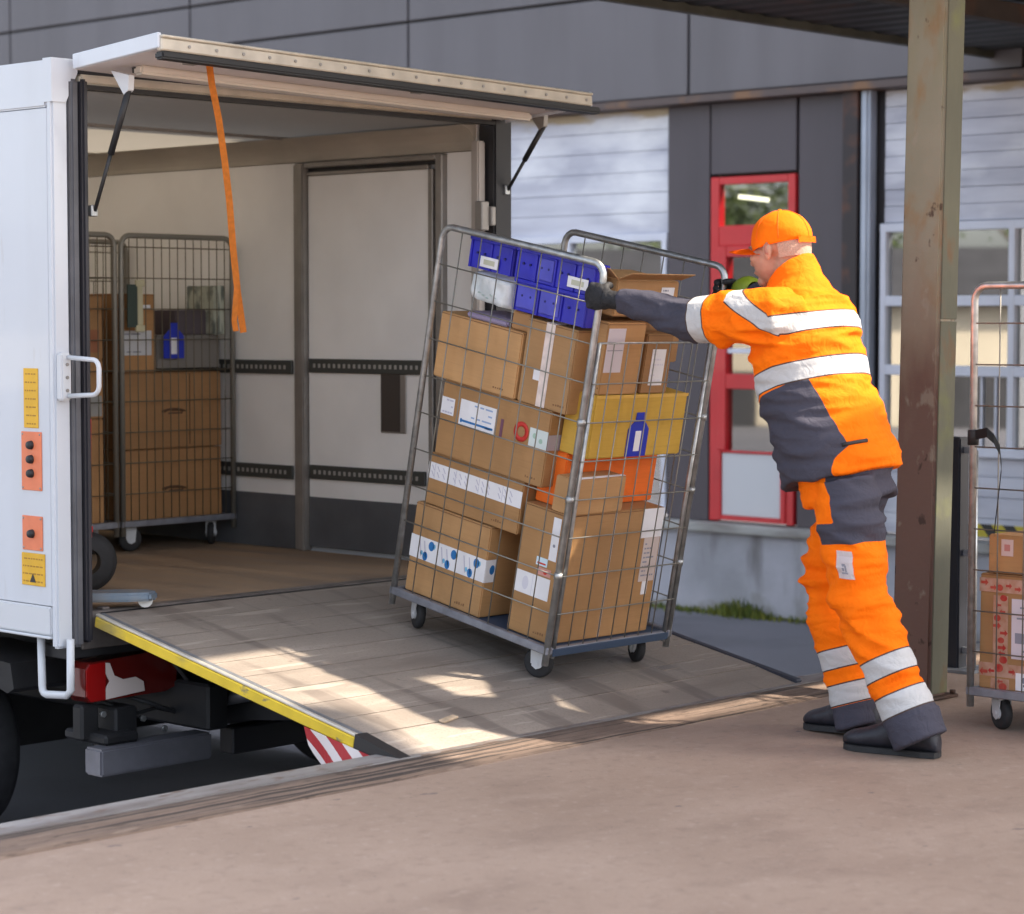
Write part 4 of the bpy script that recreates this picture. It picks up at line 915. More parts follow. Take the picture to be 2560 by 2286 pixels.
# filler stacks deeper in the cage
for k, (x, y, z, lb) in enumerate((((1.365, 1.64), (0.61, 1.10), (0.4765, 0.80), 'brown box deep inside the tilted cage behind the flat hatched box'), ((1.405, 1.64), (0.61, 1.10), (0.137, 0.475), 'brown box at the cage bottom on the far side from the dotted tape'), ((1.345, 1.64), (0.60, 1.10), (0.801, 1.12), 'brown box deep inside the tilted cage behind the ring marked box'), ((1.345, 1.62), (0.47, 1.0), (1.121, 1.305), 'brown box below the open topped box deep in the tilted cage'))):
    parcel('cardboard_box', lb, 'box', ML, x, y, z, CARD[k % 3], GC)
b = parcel('cardboard_box', 'brown open topped box with loose flaps at the top of the tilted cage', 'box', ML, (1.13, 1.47), (0.385, 0.62), (1.306, 1.435), CARD[0], GC)
g = MB(); hx, hy_, h = b['_h']
g.prism([(-hx, -hy_, h+0.001), (hx, -hy_, h+0.001), (hx, -hy_-0.06, h+0.03), (-hx, -hy_-0.06, h+0.03)], (0, 0, 0.003)); g.prism([(-hx, -hy_, h+0.001), (-hx, hy_, h+0.001), (-hx-0.05, hy_, h+0.035), (-hx-0.05, -hy_, h+0.035)], (0, 0, 0.003)); g.build('flap', CARD[1], b)
decal(b, 'shipping_label', 'F', (1.37, 1.44), (1.33, 1.41), paper, rows=4)
# blue crates and the white mailer
def crate(label, x, y, z, pale, slip=None):
    c = ((x[0]+x[1])/2, (y[0]+y[1])/2, z[0]); hx, hy_, h = (x[1]-x[0])/2, (y[1]-y[0])/2, z[1]-z[0]
    g = MB(); t = 0.004
    g.box((-hx+0.012, -hy_+0.012, 0), (hx-0.012, hy_-0.012, 0.006), 0.002)
    for s in (-1, 1):
        g.box((s*hx-(t if s > 0 else 0)-s*0.006, -hy_+0.006, 0.0), (s*hx+(0 if s > 0 else t)-s*0.006, hy_-0.006, h-0.002), 0.001)
        g.box((-hx+0.0105, s*hy_-(t if s > 0 else 0)-s*0.006, 0.0), (hx-0.0105, s*hy_+(0 if s > 0 else t)-s*0.006, h-0.002), 0.001)
    g.box((-hx, -hy_, h-0.014), (-hx+0.0055, hy_, h), 0.002); g.box((hx-0.0055, -hy_, h-0.014), (hx, hy_, h), 0.002)
    g.box((-hx+0.006, -hy_, h-0.014), (hx-0.006, -hy_+0.0055, h), 0.002); g.box((-hx+0.006, hy_-0.0055, h-0.014), (hx-0.006, hy_, h), 0.002)
    n = max(2, int((y[1]-y[0])/0.09))
    for k in range(n+1):
        yy = -hy_+0.012+(2*hy_-0.024)*k/n; g.box((-hx-0.0005, yy-0.004, 0.0), (-hx+0.0055, yy+0.004, h-0.0145), 0.001)
    o = g.build('plastic_crate', blue_crate); o.matrix_basis = ML @ T(*c); tag(o, label, 'crate', 'blue plastic crates')
    o['_c'] = c; o['_h'] = (hx, hy_, h)
    g = MB()
    for k in pale:
        y0_ = -hy_+0.012+(2*hy_-0.024)*k/n; g.box((-hx+0.001, y0_+0.009, 0.012), (-hx+0.0055, y0_+(2*hy_-0.024)/n-0.009, h-0.02), 0.002)
    if pale: g.build('embossed_panel', blue_crate2, o)
    g = MB()
    for k in range(n):
        for j in (-1, 1): g.cyl((-hx+0.0002, -hy_+0.012+(2*hy_-0.024)*(k+0.5+0.18*j)/n, h*0.5), (-hx+0.0058, -hy_+0.012+(2*hy_-0.024)*(k+0.5+0.18*j)/n, h*0.5), 0.0045, 8)
    g.build('grip_hole', mat('crate_hole', (0.008, 0.008, 0.12), 0.5), o)
    if slip:
        hw = slip[1]
        g = MB(); g.box((-hx-0.003, slip[0]-hw, slip[2]-0.019), (-hx-0.001, slip[0]+hw, slip[2]+0.019), 0.0008); g.mi = 1
        g.box((-hx-0.0036, slip[0]-hw*0.6, slip[2]-0.009), (-hx-0.0031, slip[0]+hw*0.6, slip[2]+0.009)); g.build('slip_label', [paper, mat('slip_print', (0.5, 0.5, 0.38), 0.6)], o)
    return o
crate('blue crate with a white slip at the top far end of the tilted cage', (1.035, 1.115), (0.795, 1.02), (1.366, 1.478), (), (0.0, 0.045, 0.03))
crate('blue crate with a yellowish slip beside the gripping gloved hand', (1.035, 1.10), (0.402, 0.788), (1.370, 1.478), (2,), (-0.115, 0.048, 0.033))
crate('lower blue crate with pale embossed panels beneath the upper blue crate', (1.04, 1.10), (0.425, 0.783), (1.256, 1.3685), (1, 2), None)
def mailer():
    g = MB(); n, m_ = 18, 8; rnd = random.Random(4)
    for s in (0, 1):
        grid = []
        for i in range(n+1):
            row = []
            for j in range(m_+1):
                u, w = i/n, j/m_; edge = min(u, 1-u, w, 1-w)
                th = 0.105*min(1, edge*9)**0.3
                x = 1.05+0.1 + (th if s else -th) + 0.012*noise.noise(V((u*6, w*4, s*3)))
                row.append(g.bm.verts.new((x, 0.795+0.215*u+0.006*noise.noise(V((u*3, w*7, 1))), 1.2405+0.118*w+(0.01*(u-0.5)))))
            grid.append(row)
        for i in range(n):
            for j in range(m_): g.bm.faces.new((grid[i][j], grid[i+1][j], grid[i+1][j+1], grid[i][j+1])).smooth = True
    bmesh.ops.remove_doubles(g.bm, verts=g.bm.verts, dist=0.004)
    mm = mat('white_poly_mailer', (0.74, 0.76, 0.77), 0.4, vscale=9, col2=(0.55, 0.59, 0.6), lo=0.38, hi=0.52, bump=0.5, bscale=18)
    o = g.build('poly_mailer', mm, M=ML @ T(0, 0, 0))
    tag(o, 'crumpled white plastic mailer under the blue crates beside the plain brown box', 'parcel')
    g = MB()
    for k in range(6): g.tube([(1.043, 0.84+0.02*k, 1.27+0.006*(k % 3)), (1.043, 0.84+0.02*k+0.012, 1.272+0.006*(k % 3))], 0.002, 5)
    g.build('print_line', mat('pale_green_print', (0.4, 0.5, 0.45), 0.6), o, ML)
mailer()
g = MB(); g.box((-0.1, -0.1, 0), (0.1, 0.1, 0.022), 0.006, 2)
ob = g.build('padded_envelope', mat('lilac_envelope', (0.3, 0.25, 0.38), 0.6, bump=0.3, bscale=25)); ob.matrix_basis = ML @ T(1.15, 0.90, 1.1855) @ Matrix.Rotation(0.03, 4, 'Z'); tag(ob, 'thin lilac padded envelope squeezed under the white mailer', 'envelope')
parcel('cardboard_box', 'small brown box between the white mailer and the upright taped box', 'box', ML, (1.06, 1.33), (0.695, 0.785), (1.186, 1.252), CARD[3], GC)

# ---- cages standing inside the truck
GT = 'roll cages parked in the truck'
def truck_cage(x1, label): return make_cage(Matrix(((0, -1, 0, x1), (1, 0, 0, 8.4), (0, 0, 1, FZ), (0, 0, 0, 1))), label, GT, 0.79, 0.634, 1.405, True)
truck_cage(7.035, 'full roll cage with dense wires in the truck corner by the side door')
truck_cage(6.365, 'roll cage half hidden behind the truck post, next to the corner cage')
MT = T(6.40, 8.41, FZ)
GB = 'boxes in the truck cages'
def tb(label, x, y, z, m, name='cardboard_box', cat='box'): return parcel(name, label, cat, MT, x, y, z, m, GB)
b = tb('lowest large brown box with a curved mark in the corner truck cage', (0.03, 0.60), (0.03, 0.6), (0.137, 0.455), CARD[3])
def logo(p, x, z):
    c = p['_c']; hy_ = p['_h'][1]; g = MB()
    for r0 in (0.075, 0.06): g.tube([(x-c[0]+r0*math.cos(t), -hy_-0.0012, z-c[2]+0.3*r0*math.sin(t)-0.01) for t in [0.15*PI+0.7*PI*k/9 for k in range(10)]], 0.0035, 5)
    g.box((x-c[0]-0.03, -hy_-0.001, z-c[2]-0.012), (x-c[0]+0.05, -hy_-0.0002, z-c[2]-0.004)); g.box((x-c[0]-0.01, -hy_-0.001, z-c[2]+0.001), (x-c[0]+0.04, -hy_-0.0002, z-c[2]+0.006))
    g.build('printed_mark', mat('carton_print', (0.1, 0.045, 0.02), 0.7), p)
logo(b, 0.32, 0.27)
b = tb('large marked brown box on the lowest box of the corner truck cage', (0.025, 0.60), (0.03, 0.6), (0.456, 0.80), CARD[3]); logo(b, 0.32, 0.62)
decal(b, 'box_seam', 'F', (0.41, 0.415), (0.47, 0.79), mat('seam_dark', (0.08, 0.045, 0.02), 0.8)); 
b = tb('brown box with a white sheet atop the big boxes in the corner truck cage', (0.02, 0.23), (0.04, 0.5), (0.801, 1.15), CARD[2])
decal(b, 'white_sheet', 'F', (0.025, 0.205), (0.875, 0.985), mat('grey_white_paper', (0.55, 0.55, 0.56), 0.6), rows=2)
decal(b, 'small_label', 'F', (0.15, 0.2), (1.085, 1.10), paper)
b = tb('low grey tote with a blue tag in the corner truck cage', (0.235, 0.60), (0.04, 0.5), (0.815, 0.965), mat('grey_tote', (0.2, 0.18, 0.16), 0.6), 'grey_tote', 'tote')
c = b['_c']; bottle_tag(b, 0.25-c[0], 0.365-c[0], 0.86-c[2], 1.02-c[2], -b['_h'][1]-0.03)
b = tb('dark parcel lying on the grey tote in the corner truck cage', (0.36, 0.58), (0.06, 0.5), (0.966, 1.08), mat('dark_parcel', (0.09, 0.07, 0.08), 0.6), 'parcel', 'parcel')
b = tb('upright patterned parcel with greenish white stripes in the corner truck cage', (0.535, 0.60), (0.0, 0.2), (0.9665, 1.19), mat('striped_wrap', (0.45, 0.47, 0.38), 0.4, vscale=14, col2=(0.14, 0.16, 0.14), lo=0.45, hi=0.55, stretch=(4, 1, 0.6)), 'parcel', 'parcel')
g = MB()
for z in (0.0, 0.2): g.box((-0.015, 0, z), (0.035, 0.012, z+0.03), 0.003)
g.box((-0.005, 0.0, 0.03), (0.025, 0.01, 0.2), 0.003); g.mi = 1; g.box((-0.06, 0.002, 0.02), (-0.006, 0.008, 0.21))
ob = g.build('tool_bag', [mat('pale_buckle', (0.5, 0.46, 0.3), 0.5), mat('dark_green_bag', (0.03, 0.05, 0.04), 0.6)]); ob.matrix_basis = MT @ T(0.085, -0.028, 0.98); tag(ob, 'dark green pouch with pale straps hung on the mesh of the corner truck cage', 'pouch')
MT2 = T(5.73, 8.41, FZ)
def tb2(label, x, y, z, m): return parcel('cardboard_box', label, 'box', MT2, x, y, z, m, GB)
b = tb2('dark brown box at the bottom of the truck cage half hidden by the post', (0.03, 0.60), (0.03, 0.6), (0.137, 0.60), CARD[3])
b = tb2('dark brown box with a grey label in the half hidden truck cage', (0.03, 0.60), (0.03, 0.6), (0.601, 0.86), CARD[3])
decal(b, 'grey_label', 'F', (0.43, 0.59), (0.61, 0.70), mat('grey_label_paper', (0.32, 0.31, 0.29), 0.6))
b = tb2('reddish brown box on top of the half hidden truck cage', (0.05, 0.60), (0.03, 0.6), (0.861, 1.14), CARD[2])
decal(b, 'carton_label', 'F', (0.50, 0.58), (0.89, 0.99), mat('red_brown_label', (0.3, 0.11, 0.05), 0.7))

# ---- cage on the dock at the picture's edge
MR = T(6.752, 3.475, 0)
make_cage(MR, 'upright roll cage on the dock behind the rusty post, holding boxes with red printed tape', 'roll cages', CW, CD, 1.478)
GR = 'boxes in the dock cage'
b = parcel('cardboard_box', 'brown box wrapped in red arrow tape in the dock cage', 'box', MR, (0.03, 0.5), (0.36, 0.772), (0.137, 0.525), CARD[0], GR)
rt = mat('pale_red_tape', (0.5, 0.31, 0.23), 0.4, vscale=30, col2=(0.4, 0.2, 0.12)); rp = mat('faded_red_print', (0.4, 0.016, 0.014), 0.5, vscale=40, col2=(0.45, 0.08, 0.05))
_ra = random.Random(5)
def arrows(n, horiz):
    out = []
    for k in range(n*2):
        u = (k+0.5)/(n*2)+_ra.uniform(-0.02, 0.02); w_ = _ra.uniform(0.25, 0.75); sg = _ra.choice((-1, 1)); sz = _ra.uniform(0.7, 1.1)
        out.append((1, 'p' if k % 3 else 'c', u, w_, 0.03*sg*sz, 0.026*sz) if horiz else (1, 'p' if k % 3 else 'c', w_, u, 0.03*sg*sz, 0.024*sz))
    return out
decal(b, 'red_tape', 'L', (0.3605, 0.7715), (0.462, 0.508), rt, shapes=arrows(6, True), rm=rp)
decal(b, 'red_tape', 'L', (0.662, 0.718), (0.225, 0.4515), rt, shapes=arrows(5, False), rm=rp)
decal(b, 'red_tape', 'L', (0.3605, 0.7715), (0.18, 0.2245), rt, shapes=arrows(6, True), rm=rp)
decal(b, 'red_tape', 'L', (0.655, 0.725), (0.14, 0.1745), rt, shapes=arrows(1, False), rm=rp)
decal(b, 'address_label', 'L', (0.45, 0.648), (0.245, 0.445), mat('lilac_label', (0.62, 0.56, 0.6), 0.6), rows=5, shapes=[(1, 'r', 0.78, 0.35, 0.06, 0.035)])
decal(b, 'care_label', 'L', (0.54, 0.63), (0.142, 0.20), paper, shapes=[(1, 'c', 0.6, 0.6, 0.03, 0.022), (1, 'r', 0.4, 0.3, 0.05, 0.008)], off=0.0018)
b = parcel('cardboard_box', 'small brown box with a pale square label on the red taped box', 'box', MR, (0.03, 0.4), (0.45, 0.74), (0.526, 0.655), CARD[2], GR)
decal(b, 'square_label', 'L', (0.645, 0.69), (0.585, 0.64), mat('pale_pink_paper', (0.62, 0.45, 0.4), 0.6), shapes=[(1, 'r', 0.5, 0.5, 0.022, 0.022)], rm=mat('pink_print', (0.5, 0.2, 0.17), 0.6))
parcel('cardboard_box', 'brown box in the dock cage on the far side from the red tape', 'box', MR, (0.06, 0.6), (0.03, 0.345), (0.137, 0.6), CARD[1], GR)
g = MB(); rp_ = [(6.725, 4.235, 0.985), (6.724, 4.19, 0.995), (6.726, 4.165, 0.975), (6.73, 4.145, 0.94), (6.732, 4.138, 0.88), (6.733, 4.15, 0.78), (6.735, 4.165, 0.665)]
ribbon(g, rp_, 0.04, (0.4, 0.25, 0.6), 0.003)
bs = g.build('black_strap', mat('black_webbing', (0.012, 0.012, 0.013), 0.7)); tag(bs, 'black webbing strap looped over the post of the dock cage', 'strap')
g = MB(); g.lathe([(0.0145, -0.025), (0.0185, -0.025), (0.0185, 0.025), (0.0145, 0.025), (0.0145, -0.025)], (6.752, 4.26, 0.975), (0, 0, 1), 14); g.build('loop', mat('black_webbing', (0.012, 0.012, 0.013), 0.7), bs)
# cardboard scrap on the platform, small litter
g = MB(); g.box((-0.045, -0.012, 0), (0.045, 0.012, 0.008), 0.002)
ob = g.build('wood_splinter', mat('splinter_wood', (0.5, 0.38, 0.26), 0.7, var=0.2, vscale=30)); ob.matrix_basis = ML @ T(0.40, 0.20, 0.0) @ Matrix.Rotation(0.25, 4, 'Z'); tag(ob, 'small pale wood splinter lying on the sunlit platform near its tip', 'wood scrap')

# ------------------------------------------------------------------ the worker
def remeshed(g, name, voxel, smooth=6, parent=None):
    """one continuous closed surface grown from overlapping sections"""
    bmesh.ops.recalc_face_normals(g.bm, faces=g.bm.faces)
    me = bpy.data.meshes.new('tmp'); g.bm.to_mesh(me); g.bm.free()
    o = bpy.data.objects.new('tmp', me); COL.objects.link(o)
    r = o.modifiers.new('r', 'REMESH'); r.mode = 'VOXEL'; r.voxel_size = voxel
    s = o.modifiers.new('s', 'SMOOTH'); s.iterations = smooth; s.factor = 0.5
    dg = bpy.context.evaluated_depsgraph_get()
    m2 = bpy.data.meshes.new_from_object(o.evaluated_get(dg))
    bpy.data.objects.remove(o); m2.name = name
    for p in m2.polygons: p.use_smooth = True
    ob = bpy.data.objects.new(name, m2); COL.objects.link(ob)
    if parent is not None: ob.parent = parent
    return ob
def coords(o):
    n = len(o.data.vertices); a = np.empty(n*3); o.data.vertices.foreach_get('co', a)
    b = np.empty(n*3); o.data.vertices.foreach_get('normal', b); return a.reshape(-1, 3), b.reshape(-1, 3)
def set_attr(o, name, vals):
    at = o.data.attributes.new(name, 'FLOAT', 'POINT'); at.data.foreach_set('value', np.asarray(vals, dtype=np.float32))
def seg(p, a, b):
    """distance to and length along a bone"""
    a, b = np.array(a), np.array(b); d = b-a; L = np.linalg.norm(d); d = d/L
    s = (p-a)@d; q = a+np.clip(s, 0, L)[:, None]*d; return np.linalg.norm(p-q, axis=1), s
def wrinkle(o, amp, freq, stretch, seed, amp2=0.0, mask=None):
    c, n = coords(o); out = c.copy()
    for i in range(len(c)):
        p = V(c[i])
        q = V((p.x*stretch[0], p.y*stretch[1], p.z*stretch[2]))*freq + V((seed, seed*2, 0))
        w = noise.noise(q + V((noise.noise(q*0.6), noise.noise(q*0.6+V((5, 5, 5))), 0))*0.9)
        ridge = (1-abs(w)*2.2)
        d = amp*(ridge-0.45) + amp2*noise.noise(q*2.3)
        if mask is not None: d *= mask[i]
        out[i] = c[i] + n[i]*d
    o.data.vertices.foreach_set('co', out.ravel()); o.data.update()

PX = 6.27
AX = V((0, 0.249, 0.968)); FW = V((0, 0.968, -0.249))
def tor(y, z, w, d): return ((PX, y, z), (w, 0, 0), tuple(FW*d))
def limb(g, pts, n=24, flat=1.0):
    """pts: (point, radius) along a limb"""
    P_ = [V(p) for p, _ in pts]; secs = []
    for i, (p, r) in enumerate(pts):
        d = (P_[min(i+1, len(P_)-1)]-P_[max(i-1, 0)]).normalized(); a = d.cross(V((0, 0.35, 1) if abs(d.z) < 0.8 else (1, 0, 0))).normalized(); b = d.cross(a)
        secs.append((p, tuple(a*r), tuple(b*r*flat)))
    g.sweep(secs, n)
SHL, ELL_, WRL = (6.085, 4.60, 1.372), (6.055, 4.895, 1.368), (6.015, 5.155, 1.425)
SHR, ELR, WRR = (6.45, 4.64, 1.358), (6.60, 4.90, 1.40), (6.70, 5.125, 1.452)
HPL, KNL, ANL = (6.175, 4.37, 0.86), (6.175, 4.315, 0.50), (6.19, 4.108, 0.10)
HPR, KNR, ANR = (6.365, 4.42, 0.86), (6.37, 4.575, 0.50), (6.37, 4.445, 0.09)
MH = T(PX, 4.702, 1.60) @ Matrix.Rotation(math.radians(-9), 4, 'X')
posts = {s: ML @ V((1.005 + (0 if s < 0 else CW), 0.345, 1.385 if s < 0 else 1.405)) for s in (-1, 1)}
def hand(g, s, k=1.0):
    """closed fist round a cage post: palm, four unequal bent fingers, thumb across"""
    p = posts[s]; out = V((s, 0, 0)); a, f = E3, E2
    q = lambda o_, f_, a_: p + out*o_ + f*f_ + a*a_
    R = Matrix((out, f, a)).transposed()
    g.ell(q(0.036, -0.012, 0.0), (0.019*k, 0.047*k, 0.044*k), R)
    g.ell(q(0.030, -0.045, 0.0), (0.022*k, 0.035*k, 0.036*k), R)
    for i in range(4):
        h = 0.034-0.0225*i; L = (0.92, 1.0, 0.97, 0.8)[i]; r0 = (0.0115, 0.012, 0.0115, 0.0105)[i]*k
        path = [q(0.038, 0.012, h)] + [q(0.0285*math.cos(t), 0.0285*math.sin(t), h-0.002*t) for t in [0.45+(2.9*L)*j/7 for j in range(8)]]
        g.tube(path, r0, 10, rr=[r0*(1-0.028*j) for j in range(9)])
        g.ell(q(0.042, 0.008, h), (0.012*k,)*3, u=10, v=8)
    th = [q(0.030, -0.045, 0.022), q(0.022, -0.034, 0.036), q(0.002, -0.029, 0.042), q(-0.016, -0.022, 0.040), q(-0.024, -0.010, 0.036)]
    g.tube(th, 0.0125*k, 10, rr=[0.015*k, 0.0135*k, 0.0125*k, 0.0115*k, 0.0095*k])
    w = V(WRL if s < 0 else WRR)
    g.tube([q(0.032, -0.05, 0.0), w.lerp(q(0.032, -0.05, 0), 0.5), w], 0.03*k, 14, rr=[0.030*k, 0.029*k, 0.031*k])
# continuous body
g = MB()
def hp(p): return tuple(MH @ V(p))
Rh = MH.to_3x3()
for c, r in (((0, -0.012, 0.03), (0.076, 0.098, 0.085)), ((0, 0.034, -0.028), (0.063, 0.068, 0.084)), ((0, 0.03, -0.062), (0.054, 0.058, 0.04)), ((0, 0.078, -0.097), (0.026, 0.022, 0.019)),
             ((0, 0.109, -0.030), (0.015, 0.017, 0.014)), ((0, 0.103, -0.012), (0.010, 0.014, 0.030)), ((0, 0.085, 0.016), (0.05, 0.02, 0.013)), ((0, 0.094, -0.066), (0.026, 0.013, 0.010)),
             ((-0.046, 0.062, -0.022), (0.02, 0.028, 0.018)), ((0.046, 0.062, -0.022), (0.02, 0.028, 0.018)),
             ((0, -0.06, -0.02), (0.062, 0.045, 0.05))):
    g.ell(hp(c), r, Rh)
for s in (-1, 1):
    g.ell(hp((s*0.078, -0.006, -0.012)), (0.009, 0.019, 0.033), Rh); g.ell(hp((s*0.083, -0.012, -0.006)), (0.006, 0.014, 0.022), Rh)
g.sweep([(hp((0, -0.075, -0.20)), (0.075, 0, 0), tuple(FW*0.07)), (hp((0, -0.052, -0.12)), (0.06, 0, 0), tuple(FW*0.06)), (hp((0, -0.03, -0.04)), (0.055, 0, 0), tuple(FW*0.058))])
g.sweep([tor(4.42, 0.80, 0.10, 0.07), tor(4.45, 0.90, 0.12, 0.09), tor(4.50, 1.05, 0.15, 0.105), tor(4.56, 1.2, 0.17, 0.12), tor(4.60, 1.35, 0.17, 0.11), tor(4.61, 1.43, 0.12, 0.08), tor(4.625, 1.48, 0.07, 0.065)])
for a, b, c in ((SHL, ELL_, WRL), (SHR, ELR, WRR)): limb(g, [(a, 0.058), (V(a).lerp(V(b), 0.5), 0.052), (b, 0.043), (V(b).lerp(V(c), 0.4), 0.041), (c, 0.029)])
for a, b, c in ((HPL, KNL, ANL), (HPR, KNR, ANR)): limb(g, [(a, 0.058), (V(a).lerp(V(b), 0.5), 0.064), (b, 0.052), (V(b).lerp(V(c), 0.35), 0.058), (c, 0.038)])
for s in (-1, 1): hand(g, s, 0.86)
for hl, toe in (((6.212, 4.085, 0.06), (6.178, 4.31, 0.042)), ((6.366, 4.40, 0.068), (6.384, 4.62, 0.045))): limb(g, [(hl, 0.026), (V(hl).lerp(V(toe), 0.5), 0.024), (toe, 0.019)])
person = remeshed(g, 'person', 0.0055, 5)
skin = mat('skin', (0.5, 0.295, 0.205), 0.55, vscale=26, col2=(0.43, 0.215, 0.15), lo=0.35, hi=0.65, bump=0.08, bscale=120)
skin.node_tree.nodes['Principled BSDF'].inputs['Subsurface Weight'].default_value = 0.12
skin.node_tree.nodes['Principled BSDF'].inputs['Subsurface Radius'].default_value = (0.01, 0.004, 0.002)
person.data.materials.append(skin)
tag(person, 'worker in orange and grey high visibility clothes and cap, leaning to push the cage', 'person')
for s in (-1, 1):
    g = MB(); g.ell(hp((s*0.031, 0.083, -0.004)), (0.0125, 0.0125, 0.0125), Rh); g.mi = 1; g.ell(hp((s*0.031, 0.0915, -0.004)), (0.006, 0.006, 0.006), Rh); g.build('eye', [mat('eye_white', (0.6, 0.57, 0.55), 0.3), mat('eye_dark', (0.03, 0.02, 0.015), 0.2)], person)
    g = MB(); g.tube([hp((s*0.014, 0.1, 0.014)), hp((s*0.033, 0.098, 0.019)), hp((s*0.052, 0.082, 0.014))], 0.004, 6); g.build('eyebrow', mat('greying_hair', (0.16, 0.12, 0.09), 0.9), person)
for s in (-1, 1):
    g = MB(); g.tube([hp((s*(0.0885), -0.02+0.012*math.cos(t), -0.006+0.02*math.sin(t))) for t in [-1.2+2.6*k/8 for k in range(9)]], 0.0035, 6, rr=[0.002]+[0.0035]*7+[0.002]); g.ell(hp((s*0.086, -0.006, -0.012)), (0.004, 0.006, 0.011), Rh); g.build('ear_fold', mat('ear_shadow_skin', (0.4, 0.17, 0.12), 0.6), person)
g = MB()   # cropped hair below the cap
gr = []
for i in range(25):
    a = math.radians(200+140*i/24); row = []
    for j, z in enumerate((0.03, 0.01, -0.015, -0.04)):
        k = (1.045, 1.05, 1.03, 0.99)[j]
        row.append(g.bm.verts.new(hp((0.0765*k*math.cos(a), -0.012+0.098*k*math.sin(a), z))))
    gr.append(row)
for p_, q_ in zip(gr, gr[1:]):
    for j in range(3): g.bm.faces.new((p_[j], q_[j], q_[j+1], p_[j+1]))
hm = mat('cropped_hair', (0.44, 0.29, 0.22), 0.85, var=0.12, vscale=160, bump=0.3, bscale=200)
g.build('hair', hm, person, smooth=True)

# hi-vis cloth: zone attributes written on the vertices pick the fabric; threshold edges stay crisp
def cloth_mat(name):
    m = bpy.data.materials.new(name); m.use_nodes = True
    nt = m.node_tree; n = nt.nodes; l = nt.links; b = n['Principled BSDF']
    def at(nm):
        a = n.new('ShaderNodeAttribute'); a.attribute_name = nm; return a.outputs['Fac']
    def gt(src, v):
        k = n.new('ShaderNodeMath'); k.operation = 'GREATER_THAN'; l.new(src, k.inputs[0]); k.inputs[1].default_value = v; return k.outputs[0]
    def mix(f, a, c):
        k = n.new('ShaderNodeMix'); k.data_type = 'RGBA'; l.new(f, k.inputs['Factor'])
        l.new(a, k.inputs[6]) if not isinstance(a, tuple) else setattr(k.inputs[6], 'default_value', (*a, 1)); k.inputs[7].default_value = (*c, 1); return k.outputs[2]
    tc = n.new('ShaderNodeTexCoord')
    t = n.new('ShaderNodeTexNoise'); t.inputs['Scale'].default_value = 9; t.inputs['Detail'].default_value = 5; l.new(tc.outputs['Object'], t.inputs['Vector'])
    r = n.new('ShaderNodeValToRGB'); r.color_ramp.elements[0].position = 0.3; r.color_ramp.elements[0].color = (0.93, 0.15, 0.001, 1); r.color_ramp.elements[1].position = 0.7; r.color_ramp.elements[1].color = (1.0, 0.19, 0.002, 1)
    l.new(t.outputs['Fac'], r.inputs[0])
    c = mix(gt(at('dark'), 0.0), r.outputs[0], (0.062, 0.06, 0.08))
    c = mix(gt(at('refl'), -0.0045), c, (0.07, 0.045, 0.035))
    rf = gt(at('refl'), 0.0); c = mix(rf, c, (0.5, 0.495, 0.495))
    l.new(c, b.inputs['Base Color'])
    b.inputs['Roughness'].default_value = 0.8; b.inputs['Specular IOR Level'].default_value = 0.15
    w = n.new('ShaderNodeTexNoise'); w.inputs['Scale'].default_value = 26; w.inputs['Detail'].default_value = 5; w.inputs['Distortion'].default_value = 1.2; l.new(tc.outputs['Object'], w.inputs['Vector'])
    bp = n.new('ShaderNodeBump'); bp.inputs['Strength'].default_value = 0.5; bp.inputs['Distance'].default_value = 0.012; l.new(w.outputs['Fac'], bp.inputs['Height']); l.new(bp.outputs[0], b.inputs['Normal'])
    return m
hiv = cloth_mat('hi_vis_cloth')
# jacket
g = MB()
g.sweep([tor(4.441, 0.856, 0.196, 0.198), tor(4.446, 0.885, 0.199, 0.196), tor(4.500, 1.019, 0.202, 0.181), tor(4.545, 1.11, 0.209, 0.178), tor(4.572, 1.19, 0.213, 0.175), tor(4.585, 1.27, 0.216, 0.170), tor(4.595, 1.345, 0.205, 0.158), tor(4.605, 1.405, 0.165, 0.130), tor(4.615, 1.455, 0.115, 0.100), tor(4.625, 1.49, 0.085, 0.085)], 40)
for a, b, c in ((SHL, ELL_, WRL), (SHR, ELR, WRR)):
    a, b, c = V(a), V(b), V(c); back = V((0.01 if a.x < PX else -0.01, -0.05, 0.0)); inn = V((0.07 if a.x < PX else -0.07, -0.03, 0.01))
    limb(g, [(a+inn, 0.09), (a+back*0.3, 0.098), (a.lerp(b, 0.35), 0.092), (a.lerp(b, 0.7), 0.084), (b, 0.074), (b.lerp(c, 0.3), 0.064), (b.lerp(c, 0.7), 0.05), (c+(c-b).normalized()*0.012, 0.043)], 28)
# stand-up collar round the neck, high at the nape
cc = V((PX, 4.632, 1.455))
g.sweep([((PX, 4.618, 1.425), (0.135, 0, 0), tuple(FW*0.115)), ((PX, 4.628, 1.455), (0.112, 0, 0), tuple(FW*0.104)), ((PX, 4.640, 1.488), (0.094, 0, 0), tuple(V((0, 0.95, -0.3))*0.095)), ((PX, 4.650, 1.517), (0.085, 0, 0), tuple(V((0, 0.84, -0.54))*0.092)), ((PX, 4.655, 1.532), (0.082, 0, 0), tuple(V((0, 0.80, -0.60))*0.090))], 32)
jk = remeshed(g, 'jacket', 0.0065, 9, person)
p, nrm = coords(jk)
dy, dz = p[:, 1]-4.448, p[:, 2]-0.866
tt = dy*0.249+dz*0.968; ff = dy*0.968-dz*0.249; xx = np.abs(p[:, 0]-PX)
def arm_s(a, b, c):
    d1, s1 = seg(p, a, b); d2, s2 = seg(p, b, c); L1 = np.linalg.norm(np.array(b)-np.array(a)); use2 = (d2 < d1); return np.minimum(d1, d2), np.where(use2, L1+s2, s1)
dL, sL = arm_s(SHL, ELL_, WRL); dR, sR = arm_s(SHR, ELR, WRR)
